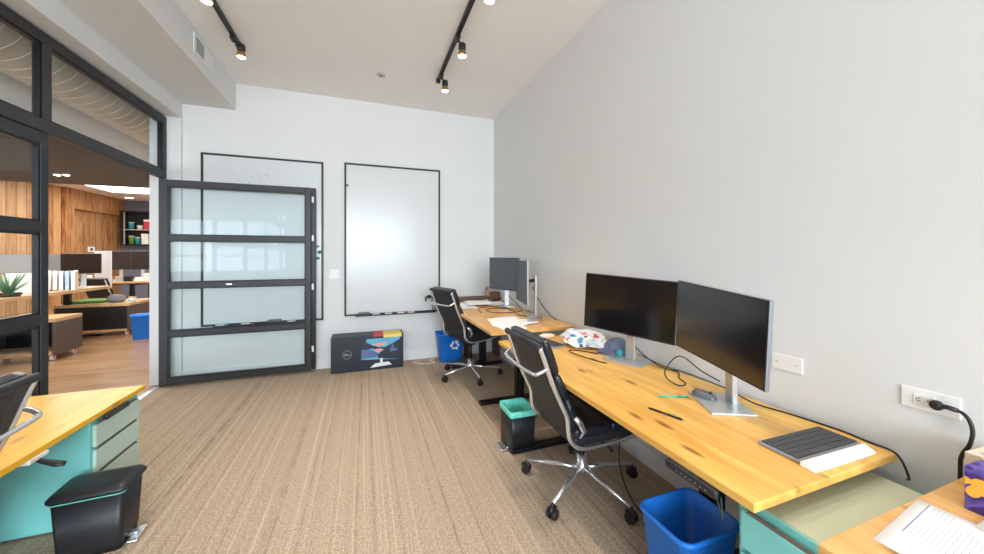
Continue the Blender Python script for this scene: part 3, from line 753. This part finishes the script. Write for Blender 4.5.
B().prism([(-.046, .001), (-.003, .001), (-.003, .017), (-.012, .022), (-.040, .008)], 0, .345, Matrix(((0, 0, 1, 0), (1, 0, 0, 0), (0, 1, 0, 0), (0, 0, 0, 1))), bev=.001).build('wedge_bar', M['white'], root)
#text('keys_mark', 'i', .012, M['ink'], root, (.02, -.02, .0175), (R(20), 0, 0), .0001)
keyboard('dark keyboard at the far end of the long desk, behind the near chair', (1.47, 2.34, TZ), R(99), .28, .12, 5, 14, M['keybase'], M['keycap'])
root = thing('computer_mouse', 'grey wireless mouse resting on the silver base of the nearest monitor', 'mouse', (1.575, 1.262, .7505), R(-75))
B().grid(lambda u, v: Vector(((math.cos(PI*u)*-.055), (v-.5)*2*.030*math.sin(PI*max(.02, min(.98, u)))**.45, .001+.034*(math.sin(PI*max(0, min(1, u)))**.6)*max(0, 1-(abs(2*v-1))**3)**.6*(1-.25*u))), 18, 12).box(-.045, -.024, 0, .045, .024, .006, .003).build('mouse_shell', M['mouse'], root, )
B().cyl((.028, -.004, .028), (.028, .004, .028), .006, seg=12).build('scroll_wheel', M['black'], root)
def pen(lab, p0, p1, m, capm, grp):
    d = Vector(p1)-Vector(p0); L_ = d.length
    root = thing('pen', lab, 'pen', (p0[0], p0[1], TZ), math.atan2(d.y, d.x), grp)
    B().tube([(0, 0, .005), (L_*.62, 0, .005)], .0045, 10).build('barrel', m, root)
    B().tube([(L_*.62, 0, .005), (L_*.95, 0, .005), (L_, 0, .005)], [.005, .005, .002], 10).build('pen_cap', capm, root)
    B().box(L_*.64, -.001, .0095, L_*.88, .001, .0115).build('clip', M['alu'], root)
pen('teal pen lying on the oak desk, the one closer to the monitor base', (1.385, 1.357, TZ), (1.515, 1.296, TZ), M['tealpen'], M['greenmag'], None)
pen('black and silver pen lying near the desk front edge', (1.234, 1.267, TZ), (1.28, 1.127, TZ), M['black'], M['bezel'], None)
# crumpled bag
def lump(name, lab, cat, c, s, m, rough=.25, seed=3, seg=36, flatb=True, parent=None):
    from mathutils import noise
    t = bmesh.new(); bmesh.ops.create_icosphere(t, subdivisions=5, radius=1)
    for v in t.verts:
        p = v.co.copy(); n1 = noise.noise(p*1.6+Vector((seed, 0, 0))); n2 = abs(noise.noise(p*4.2+Vector((0, seed, 0)))); n3 = noise.noise(p*9+Vector((0, 0, seed)))
        k = 1+rough*(n1*1.1-n2*.9+n3*.18)
        q = Vector((p.x*s[0]*k, p.y*s[1]*k, p.z*s[2]*k+s[2]*.75))
        if q.z < 0: q.z = 0
        v.co = q
    b = B(); b.merge(t); o = b.build(name, m, parent); o.location = c
    if parent is None: tag(o, lab, cat)
    return o
def bagmat():
    m = mat('printed_white_bag', srgb(235, 236, 238), .35, bump=.3); nt = m.node_tree; b = nt.nodes['Principled BSDF']
    v = tex(nt, 'Voronoi', mapping(nt, (1, 1, 1)), Scale=15.)
    sel = math_node(nt, 'LESS_THAN', v.outputs['Distance'], .42)
    sep = nt.nodes.new('ShaderNodeSeparateColor'); nt.links.new(v.outputs['Color'], sep.inputs[0])
    r = nt.nodes.new('ShaderNodeValToRGB'); r.color_ramp.interpolation = 'CONSTANT'; nt.links.new(sep.outputs[0], r.inputs[0])
    el = r.color_ramp.elements
    for _ in range(3): el.new(.5)
    for e, (p, c) in zip(el, [(0, srgb(235, 236, 238)), (.42, srgb(70, 160, 200)), (.60, srgb(222, 90, 84)), (.72, srgb(235, 236, 238)), (.88, srgb(50, 60, 100))]): e.position = p; e.color = c
    nt.links.new(mixc(nt, sel, srgb(235, 236, 238), r.outputs[0]), b.inputs['Base Color']); return m
lump('shopping_bag', 'crumpled white plastic bag with colourful print on the long desk', 'bag', (1.64, 2.375, TZ), (.155, .21, .062), bagmat(), .38, 5)
lump('paper_roll', 'small beige padded mailer lying left of the crumpled bag', 'mailer', (1.47, 2.655, TZ), (.08, .03, .022), M['beige'], .15, 9)
# cap
root = thing('baseball_cap', 'slate blue cap lying behind the wide black monitor stand', 'cap', (1.75, 2.10, TZ), R(185)); root.scale = (1.15, 1.15, 1.1)
B().grid(lambda u, v: Vector((.085*math.cos(2*PI*u)*math.cos(PI/2*v), .08*math.sin(2*PI*u)*math.cos(PI/2*v), .005+.085*math.sin(PI/2*v))), 28, 10, thick=-.003).build('crown', M['cap'], root)
B().grid(lambda u, v: Vector(((.07+v*.075*math.sqrt(max(0, 1-(2*u-1)**2)*1.0)), (u-.5)*.16*(1-.15*v), .012-.010*v+.012*math.sin(PI*u))), 16, 6, thick=-.003).build('brim', M['cap'], root)
tag(B().ball((1.68, 1.995, TZ+.027), .027).build('rubber_ball', M['tealball']), 'small teal rubber ball beside the stand of the wide black monitor', 'ball')
tag(B().box(-.06, -.045, 0, .06, .045, .006, .001, Matrix.Translation((1.60, 2.05, TZ))@Matrix.Rotation(R(30), 4, 'Z')).build('sticky_note', M['tan']), 'small tan note pad behind the wide black monitor base', 'note pad')
def cable(lab, pts, r=.0028, name='cable', cat='cable', n=6):
    p0 = Vector(pts[0]); b = B().tube(smooth_pts([Vector(p)-p0 for p in pts], n), r, 8)
    o = b.build(name, M['cable']); o.location = p0; tag(o, lab, cat); return o
z = TZ+.004
cable('black charging cable looped on the desk in front of the bag', [(1.62, 2.02, z), (1.555, 2.12, z), (1.48, 2.22, z), (1.43, 2.235, z), (1.41, 2.18, z), (1.44, 2.02, z), (1.47, 1.92, z), (1.485, 1.885, z+.002)], .0035)
cable('black cable running between the two large monitor stands', [(1.70, 1.86, z+.09), (1.73, 1.80, z+.04), (1.76, 1.70, z), (1.78, 1.60, z), (1.70, 1.52, z), (1.66, 1.44, z), (1.60, 1.43, z), (1.58, 1.49, z+.02), (1.60, 1.52, z+.06), (1.66, 1.48, z+.14), (1.655, 1.34, z+.10), (1.655, 1.24, z+.08)], .0032)
cable('thin black cable along the wall behind the wide black monitor', [(1.71, 1.85, z+.05), (1.79, 1.72, z+.0), (1.81, 1.58, z), (1.81, 1.45, z), (1.80, 1.30, z)], .0028)
cable('black cord along the wall side of the desk, dropping over its right end', [(1.66, 1.17, z+.05), (1.72, 1.12, z+.01), (1.77, 1.03, z), (1.79, .93, z), (1.80, .83, z), (1.79, .75, z), (1.785, .69, z+.001), (1.785, .665, z-.02), (1.78, .645, z-.07), (1.775, .65, z-.075)], .0035)
cable('black cord hanging down from the desk frame behind the near chair', [(1.45, 1.72, .66), (1.44, 1.70, .55), (1.40, 1.66, .40), (1.38, 1.64, .25), (1.40, 1.60, .12), (1.44, 1.55, .03), (1.5, 1.5, .006), (1.6, 1.5, .006)], .004)
cable('tangle of black cords on the carpet beneath the far desk', [(1.50, 3.2, .45), (1.45, 3.15, .25), (1.4, 3.1, .05), (1.30, 3.0, .008), (1.22, 2.9, .008), (1.3, 2.82, .008), (1.42, 2.9, .008), (1.38, 3.02, .01), (1.25, 2.98, .012), (1.2, 2.8, .008), (1.35, 2.74, .008), (1.5, 2.85, .008)], .005)
cable('white cable on the carpet beside the carton', [(.62, 4.80, .006), (.70, 4.70, .006), (.80, 4.66, .006), (.90, 4.70, .006), (.84, 4.80, .006), (.92, 4.86, .006)], .004).data.materials[0] = M['white']

# ------------------------------------------------------------ papers
def sheet(lab, pts, z, curl=.004, grp=None, m=None, seed=0):
    """quad corners in order, slightly wavy sheet"""
    c = Vector((sum(p[0] for p in pts)/4, sum(p[1] for p in pts)/4, z))
    P = [Vector((p[0], p[1], z))-c for p in pts]
    def fn(u, v):
        a = P[0].lerp(P[1], u); b_ = P[3].lerp(P[2], u); q = a.lerp(b_, v)
        q.z += curl*abs(math.sin(3*u+2*v+seed))*(.3+u*v)+.0006
        return q
    o = B().grid(fn, 8, 8, thick=.0007).build('paper_sheet', m or M['paper']); o.location = c
    return tag(o, lab, 'paper', grp)
def text_lines(parent, p0, ux, vy, lines, m, wdt=.0016, z=.004):
    b = B(); ux = Vector(ux); vy = Vector(vy); o0 = Vector(p0)
    for (v, u0, u1, t) in lines:
        u = u0+random.uniform(0, .012)*(t < 1.5)
        while u < u1:
            seg = random.uniform(.012, .045) if t < 1.5 else u1-u
            e = min(u+seg, u1); a = o0+ux*u+vy*v; c = o0+ux*e+vy*v; w2 = vy*wdt*t
            tt = bmesh.new(); vs = [tt.verts.new(Vector((q.x, q.y, z))) for q in (a, c, c+w2, a+w2)]; tt.faces.new(vs); b.merge(tt)
            u = e+.003
    return b.build('printed_lines', m, parent, recalc=False)
s1 = sheet('printed sheet with a blue ruled header lying flat on the lower right desk', [(1.195, .495), (1.512, .53), (1.52, .33), (1.20, .28)], .7405, .0)
s1c = s1.location
ux = Vector((.317, .035, 0)).normalized(); vy = Vector((.01, -.2, 0)).normalized()
text_lines(s1, Vector((1.235, .488, 0))-s1c, ux, vy, [(.012, .06, .27, 1.6)], M['inkblue'], .0012, .0018)
text_lines(s1, Vector((1.235, .488, 0))-s1c, ux, vy, [(.024+.0085*i, .06 if i < 5 else .03, .16 if i < 5 else random.uniform(.18, .26), 1) for i in range(15)], M['ink'], .0011, .0018)
text_lines(s1, Vector((1.235, .488, 0))-s1c, ux, vy, [(.024+.0085*i, .20, .26, 1) for i in range(5)], M['ink'], .0011, .0018)
s2 = sheet('white sheet cut off at the right edge overlapping the printed sheet', [(1.50, .425), (1.72, .43), (1.72, .22), (1.36, .24)], .7425, .0)
tag(B().prism([(1.43, .09), (1.60, .09), (1.62, .20), (1.45, .20)], .7402, .7412).build('paper_sheet', M['paper']), 'blank sheet lying furthest forward on the lower right desk', 'paper')
FZ = .8002
g = 'papers on the far desk'
sheet('large creased paper at the front of the far desk, near the edge on monitor', [(1.09, 2.95), (1.16, 3.33), (1.50, 3.38), (1.42, 2.92)], FZ+.004, .008, g, seed=1)
sheet('paper sheet sticking out toward the near edge of the far desk', [(1.13, 2.80), (1.12, 3.02), (1.40, 3.02), (1.36, 2.79)], FZ, .003, g, seed=2)
s5 = sheet('paper with a small grey picture pointing at the silver stand', [(1.36, 2.92), (1.44, 3.20), (1.60, 3.12), (1.55, 2.95)], FZ+.010, .004, g, seed=3)
B().box(-.0, -.03, .0075, .09, .05, .0083).build('printed_picture', M['ink'], s5)
sheet('paper pile sheet leaning toward the chair at the back of the far desk', [(1.10, 4.05), (1.10, 4.50), (1.30, 4.50), (1.32, 4.02)], FZ+.002, .02, g, seed=4)
sheet('wide white paper behind the leaning sheet on the far desk', [(1.20, 4.15), (1.25, 4.55), (1.60, 4.56), (1.56, 4.20)], FZ+.024, .02, g, seed=5)
sheet('white paper under the walnut box at the back of the far desk', [(1.50, 4.25), (1.52, 4.58), (1.80, 4.58), (1.78, 4.28)], FZ, .004, g, seed=6)
# back corner bits
root = thing('low_shelf', 'low brown wooden shelf between the far desk and the back wall', 'shelf', (1.35, 4.76, 0))
B().box(-.42, -.14, .82, .48, .14, .85, .003).build('shelf_board', M['brown'], root)
for x in (.0, .44): B().box(x, -.13, 0, x+.03, .13, .82, .002).build('leg', M['brown'], root)
root = thing('pencil_cup', 'brown cup of pencils on the shelf by the back wall', 'pencil cup', (1.66, 4.72, .8505))
B().lathe([(.035, 0), (.04, .10), (.036, .10), (.032, .01), (0, .008)], seg=18).build('cup', M['clearcup'], root)
for i in range(6):
    a = i*1.05; B().tube([(.012*math.cos(a), .012*math.sin(a), .01), (.034*math.cos(a), .034*math.sin(a), .135+.01*(i % 3))], .0045, 6).build('pencil', (M['red'], M['brown'], M['tan'])[i % 3], root)
root = thing('desk_organizer', 'small walnut organizer box right of the pencil cup', 'organizer', (1.735, 4.72, .8505))
B().box(-.06, -.05, 0, .10, -.04, .07, .002).box(-.06, .04, 0, .10, .05, .07, .002).box(-.06, -.04, 0, -.05, .04, .07).box(.09, -.04, 0, .10, .04, .07).box(-.05, -.04, 0, .09, .04, .01).box(.015, -.04, .01, .022, .04, .06).build('organizer_body', M['wood_box'], root)
z = FZ+.004
cable('black cable looping around the stands of the far monitors', [(1.70, 4.05, z+.14), (1.76, 3.9, z+.04), (1.72, 3.7, z), (1.5, 3.62, z), (1.36, 3.7, z), (1.34, 3.86, z), (1.45, 3.98, z), (1.62, 3.9, z), (1.60, 3.6, z), (1.56, 3.45, z), (1.66, 3.28, z), (1.74, 3.24, z)], .004)
cable('second black cable sloping to the wall beside the edge on monitor', [(1.70, 3.38, z+.30), (1.74, 3.30, z+.16), (1.79, 3.18, z+.04), (1.80, 3.05, z)], .0045)
cable('short bent black cable end in the middle of the far desk', [(1.66, 4.0, z), (1.45, 4.12, z), (1.30, 4.02, z), (1.25, 3.85, z), (1.24, 3.74, z)], .004)

# ------------------------------------------------------------ boxes at the right edge
def flower_mat():
    m = mat('purple_flower_print', srgb(86, 62, 140), .5); nt = m.node_tree; b = nt.nodes['Principled BSDF']
    n = tex(nt, 'Noise', mapping(nt, (1, 1, 1)), Scale=16., Detail=1.)
    v = tex(nt, 'Voronoi', mapping(nt, (1, 1, 1), loc=(.03, .02, .01)), Scale=13.)
    c = ramp(nt, n.outputs['Fac'], [(.40, srgb(58, 36, 110)), (.52, srgb(104, 84, 170)), (.56, srgb(58, 36, 110))])
    sel = math_node(nt, 'LESS_THAN', math_node(nt, 'ADD', v.outputs['Distance'], math_node(nt, 'MULTIPLY', n.outputs['Fac'], .5)), .50)
    nt.links.new(mixc(nt, sel, c, srgb(240, 176, 60)), b.inputs['Base Color']); return m
root = thing('tissue_box', 'purple tissue box with yellow flowers cut off at the right edge', 'tissue box', (1.58, .467, TZ), R(-3))
B().box(0, -.23, 0, .12, 0, .122, .002).build('box_body', flower_mat(), root)
B().lathe([(.03, 0), (.025, .001), (0, .001)], (.06, -.12, .1222), 16, Matrix.Scale(1, 4)).build('box_opening', M['paper'], root)
root = thing('small_carton', 'plain beige carton with faint print behind the purple tissue box', 'box', (1.71, .505, TZ), R(-4))
B().box(0, -.26, 0, .10, 0, .115, .002).build('carton_body', M['beige'], root)
q = B()
for i in range(5): q.box(.02+i*.008, -.06-.02*(i % 2), .1152, .024+i*.008, -.02, .1156)
q.build('faint_print', M['ink'], root)

# ------------------------------------------------------------ open office beyond
root = thing('spiral_duct', 'fat cream spiral air duct running above the glass partition', 'duct', (-2.53, 0, 3.12))
B().tube([(0, -4.4, 0), (0, 7.6, 0)], .27, 40).build('duct_pipe', M['duct'], root)
rg = B()
y = -4.3
while y < 7.6:
    rg.lathe([(.271, -.006), (.276, 0), (.271, .006), (.268, 0)], mtx=Matrix.Translation((0, y, 0))@Matrix.Rotation(R(84), 4, 'X'), seg=40); y += .13
rg.build('spiral_seams', M['duct'], root)
def ceiling_downlight(x, y, z_, lab, r=.05, g=None):
    root = thing('downlight', lab, 'ceiling light', (x, y, z_), 0, g)
    B().lathe([(r, -.001), (r, -.012), (r*.8, -.012)], seg=20).build('trim_ring', M['white'], root)
    B().lathe([(r*.82, -.0125), (r*.7, -.02), (0, -.024)], seg=20).build('lamp_lens', M['lens'], root)
ceiling_downlight(-4.10, 6.80, 2.6, 'left one of the twin downlights in the dark office ceiling', .04)
ceiling_downlight(-3.98, 6.76, 2.6, 'right one of the twin downlights in the dark office ceiling', .04)
ceiling_downlight(-7.1, 14.6, 3.3, 'small round downlight at the far end near the slate wall', .12)
root = thing('ceiling_light', 'long bright light panel in the far office ceiling', 'ceiling light', (-5.6, 11.2, 3.3))
B().box(-1.3, -2.0, -.02, 1.9, 2.2, -.001).build('panel_frame', M['white'], root)
B().box(-1.25, -1.95, -.024, 1.85, 2.15, -.0205).build('diffuser', emit('panel_glow', (1, .98, .94, 1), 7), root)
area('office_fill_mid', (-4.4, 6.3, 2.55), (0, 0, 0), 2.2, 2.0, 110, (1, .95, .88))  # added fill without a fixture, brightens the office below the dark ceiling
area('office_fill_front', (-4.8, 3.0, 2.55), (0, 0, 0), 2.2, 3.0, 45, (1, .97, .92))  # second added fill, lifts the nearer part of the office

od = desk('desk', -5.5, -4.36, 5.3, 8.45, .89, M['officewood'], 'long tan office table beyond the glass, holding white binders and a monitor', (5.8, 8.3), t=.05)
od2 = desk('desk', -6.4, -4.5, 11.0, 12.2, .80, M['officewood'], 'distant cluttered office table in front of the slate wall', (11.2, 12.0), t=.04)
monitor('dark brown monitor on the office table seen past the door frame', (-4.55, 8.10, .89), R(-63), .46, 1.13, 1.475, (-4.53, 8.02), R(-63), 0, mat('brown_dark_screen', srgb(40, 30, 24), .7, spec=.1), bw=.25, bd=.2)
mo = monitor('distant monitor before the slate wall, left of the pair', (-5.80, 11.6, .80), R(-63), .42, 1.08, 1.55, (-5.78, 11.55), R(-63), 0, mat('far_dark_screen', srgb(54, 46, 42), .7, spec=.1))
again(mo, (-5.30, 11.45, .80), R(-63), 'distant monitor before the slate wall, right of the pair')
def bench(lab, loc, w_, d_, filled=False):
    root = thing('rolling_bench', lab, 'bench', loc)
    B().box(-w_/2, 0, .53, w_/2, d_, .58, .004).build('seat_top', M['officewood'], root)
    for x in (-w_/2, w_/2-.03): B().box(x, 0, .08, x+.03, d_, .53, .003).build('side_panel', M['darkgrey'], root)
    B().box(-w_/2+.03, d_-.03, .08, w_/2-.03, d_, .53).build('back_panel', M['black'], root)
    B().box(-w_/2+.03, 0, .08, w_/2-.03, d_-.03, .12).build('bottom_panel', M['officewood'], root)
    if filled: B().box(-w_/2+.03, .0, .12, w_/2-.03, .02, .53).build('front_panel', M['black'], root)
    for x in (-w_/2+.06, w_/2-.06):
        for y_ in (.06, d_-.06):
            c = B().cyl((x-.014, y_, .035), (x+.014, y_, .035), .034).build('caster', M['white'], root)
            B().cyl((x-.017, y_, .035), (x+.017, y_, .035), .014).box(x-.02, y_-.012, .05, x+.02, y_+.012, .08).build('caster_hub', M['red'], c)
bench('dark rolling bench with tan top, nearest one beyond the glass door frame', (-4.38, 6.55, 0), .82, .50)
bench('black fronted rolling bench with green mat on top in the office', (-4.50, 8.22, 0), 1.0, .84, True)
bench('rolling bench seen through the lower left glass pane', (-4.55, 5.05, 0), .9, .5)
tag(B().box(-4.92, 8.35, .5805, -4.45, 8.85, .625, .01).build('turf_mat', M['green']), 'green turf mat on the black fronted bench', 'mat')
o = lump('grey_cushion', 'grey rounded felt cushion on the black fronted bench', 'cushion', (-4.29, 8.45, .5805), (.13, .12, .085), M['greyfelt'], .05, 2)
root = thing('small_jar', 'small pale green jar at the right end of the black fronted bench', 'jar', (-4.09, 8.5, .5805))
B().lathe([(.05, 0), (.055, .02), (.055, .07)], seg=16).build('jar_body', M['mintpale'], root); B().lathe([(.057, .07), (.057, .085), (0, .088)], seg=16).build('lid', M['tan'], root)
open_bin('waste_bin', 'blue wastebasket standing on the office hardwood beside the white jamb', (-3.62, 7.83, 0), .3, .30, .26, .24, .2, .42, M['blue'])
for i in range(5):
    o = B().box(-.02, -.14, 0, .02, .14, .30, .003, Matrix.Translation((-4.67+i*.06, 7.62+.02*i, .8905))@Matrix.Rotation(R(22), 4, 'Z')@Matrix.Rotation(R(-8+3*i), 4, 'X')).build('binder', M['paper'] if i != 3 else mat('pale_blue_card', srgb(170, 200, 225), .6))
    tag(o, ('leftmost white binder on the office table', 'second white binder from the left on the office table', 'middle white binder of the row on the office table', 'pale blue binder near the right of the row on the office table', 'rightmost white binder on the office table')[i], 'binder', 'binders on the office table')
tag(B().box(-5.49, 8.36, .8905, -5.0, 8.40, 1.46, .003).build('desk_divider', M['greydivider']), 'grey felt divider panel behind the office table', 'divider')
tag(B().box(-5.66, 10.4, 0, -5.38, 10.44, 1.54, .003).build('desk_divider', M['trim']), 'white divider panel farther back in the office, right of the brown monitor', 'divider')
root = thing('potted_aloe', 'spiky aloe plant in a low pot seen through the left glass pane', 'plant', (-4.47, 6.62, .8905))
B().lathe([(.10, 0), (.12, .05), (.11, .05), (.10, .02), (0, .02)], seg=20).build('pot', M['black'], root)
q = B()
for i in range(18):
    a = i*2.4; tl = .14+.10*random.random(); h_ = .32 if i % 3 else .2
    q.tube([(0, 0, .03), (tl*.5*math.cos(a), tl*.5*math.sin(a), h_*.6), (tl*math.cos(a), tl*math.sin(a), h_)], [.016, .013, .002], 6, flat=.4)
q.build('leaves', M['plant'], root)
tag(B().box(-.19, -.005, 0, .19, .005, .30, .002, Matrix.Translation((-4.56, 7.05, .8905))@Matrix.Rotation(R(32), 4, 'Z')).build('display_board', M['white']), 'white board leaning upright on the office table behind the left glass pane', 'board')
monitor('pale monitor back seen through the left glass pane', (-5.1, 7.75, .89), R(-63), .4, 1.16, 1.46, (-5.08, 7.72), R(-63), 0, M['greydivider'])
lump('white_cloth', 'white cloth heaped on the shelf of the bench behind the left glass', 'cloth', (-4.45, 5.22, .1205), (.24, .10, .05), M['paper'], .35, 4)
# shelf niche on the slate wall
root = thing('wall_shelf', 'black wall cabinet with two open shelves on the far slate wall', 'shelf', (-7.05, 15.4, 1.76))
q = B().box(-.52, -.3, 0, .55, -.001, .05).box(-.52, -.3, 1.11, .55, -.001, 1.16).box(-.52, -.3, .05, -.47, -.001, 1.11).box(.5, -.3, .05, .55, -.001, 1.11).box(-.47, -.02, .05, .5, -.001, 1.11)
q.build('cabinet_frame', M['black'], root)
B().box(-.47, -.29, .52, .5, -.02, .55).build('shelf_board', M['vent'], root)
B().box(-.44, -.31, .05, -.40, -.30, 1.11).build('side_strip', M['alu'], root)
k = 0
cols = [('white', 'white'), ('tealball', 'teal'), ('paper', 'pale'), ('red', 'red'), ('green', 'green'), ('tan', 'tan')]
for (x, zz, h_, ci, kind) in ((-.30, .55, .22, 1, 'tub'), (-.08, .55, .12, 0, 'tub'), (.14, .55, .34, 3, 'box'), (.38, .55, .44, 5, 'box'), (-.30, .05, .26, 4, 'tub'), (-.14, .05, .22, 1, 'tub'), (.08, .05, .36, 0, 'box'), (.32, .05, .2, 2, 'box')):
    mk, cn = cols[ci]; lv = 'upper' if zz > .3 else 'lower'
    root = thing('storage_'+kind, '%s %s on the %s level of the black wall cabinet' % (cn, kind, lv), kind, (-7.05+x, 15.24, 1.76+zz+.001), 0, 'things in the black wall cabinet')
    if kind == 'tub': B().lathe([(.06, 0), (.075, h_*.85), (.075, h_)], seg=14).build('tub_body', M[mk], root); B().lathe([(.08, h_), (.08, h_+.02), (0, h_+.02)], seg=14).build('lid', M['white'], root)
    else: B().box(-.09, -.08, 0, .09, .08, h_*.8, .006).build('box_body', M[mk], root); B().box(-.093, -.083, h_*.8, .093, .083, h_, .004).build('lid', M['white'], root)
# outlet on plank wall, clutter on far table
root = thing('wall_socket', 'white socket plate on the wooden plank wall of the office', 'outlet', (-7.695, 14.0, 1.62))
B().box(0.0, -.14, -.08, .012, .14, .08, .004).build('cover_plate', M['white'], root); B().box(.012, -.05, -.035, .016, .05, .035).build('socket_face', M['black'], root)
cl = ['white', 'paper', 'black', 'vent', 'tan', 'slateblue']
for i in range(9):
    x = -6.2+i*.19; h_ = .08+.14*random.random(); m_ = cl[(i*5) % 6]
    nm = {'white': 'white', 'paper': 'off-white', 'black': 'black', 'vent': 'grey', 'tan': 'tan', 'slateblue': 'blue'}[m_]
    root = thing('desk_box', 'small %s box on the distant cluttered office table, number' % nm, 'box', (x, 11.15+.06*(i % 2), .8005), 0, 'boxes on the distant office table')
    root['label'] = 'small %s box %s on the distant cluttered office table' % (nm, ('at the far left end', 'second from the left', 'third from the left', 'fourth from the left', 'in the middle', 'fourth from the right', 'third from the right', 'second from the right', 'at the far right end')[i])
    B().box(-.07, -.05, 0, .07, .05, h_*.8, .004).build('box_body', M[m_], root); B().box(-.073, -.053, h_*.8, .073, .053, h_, .003).build('lid', M[m_], root)
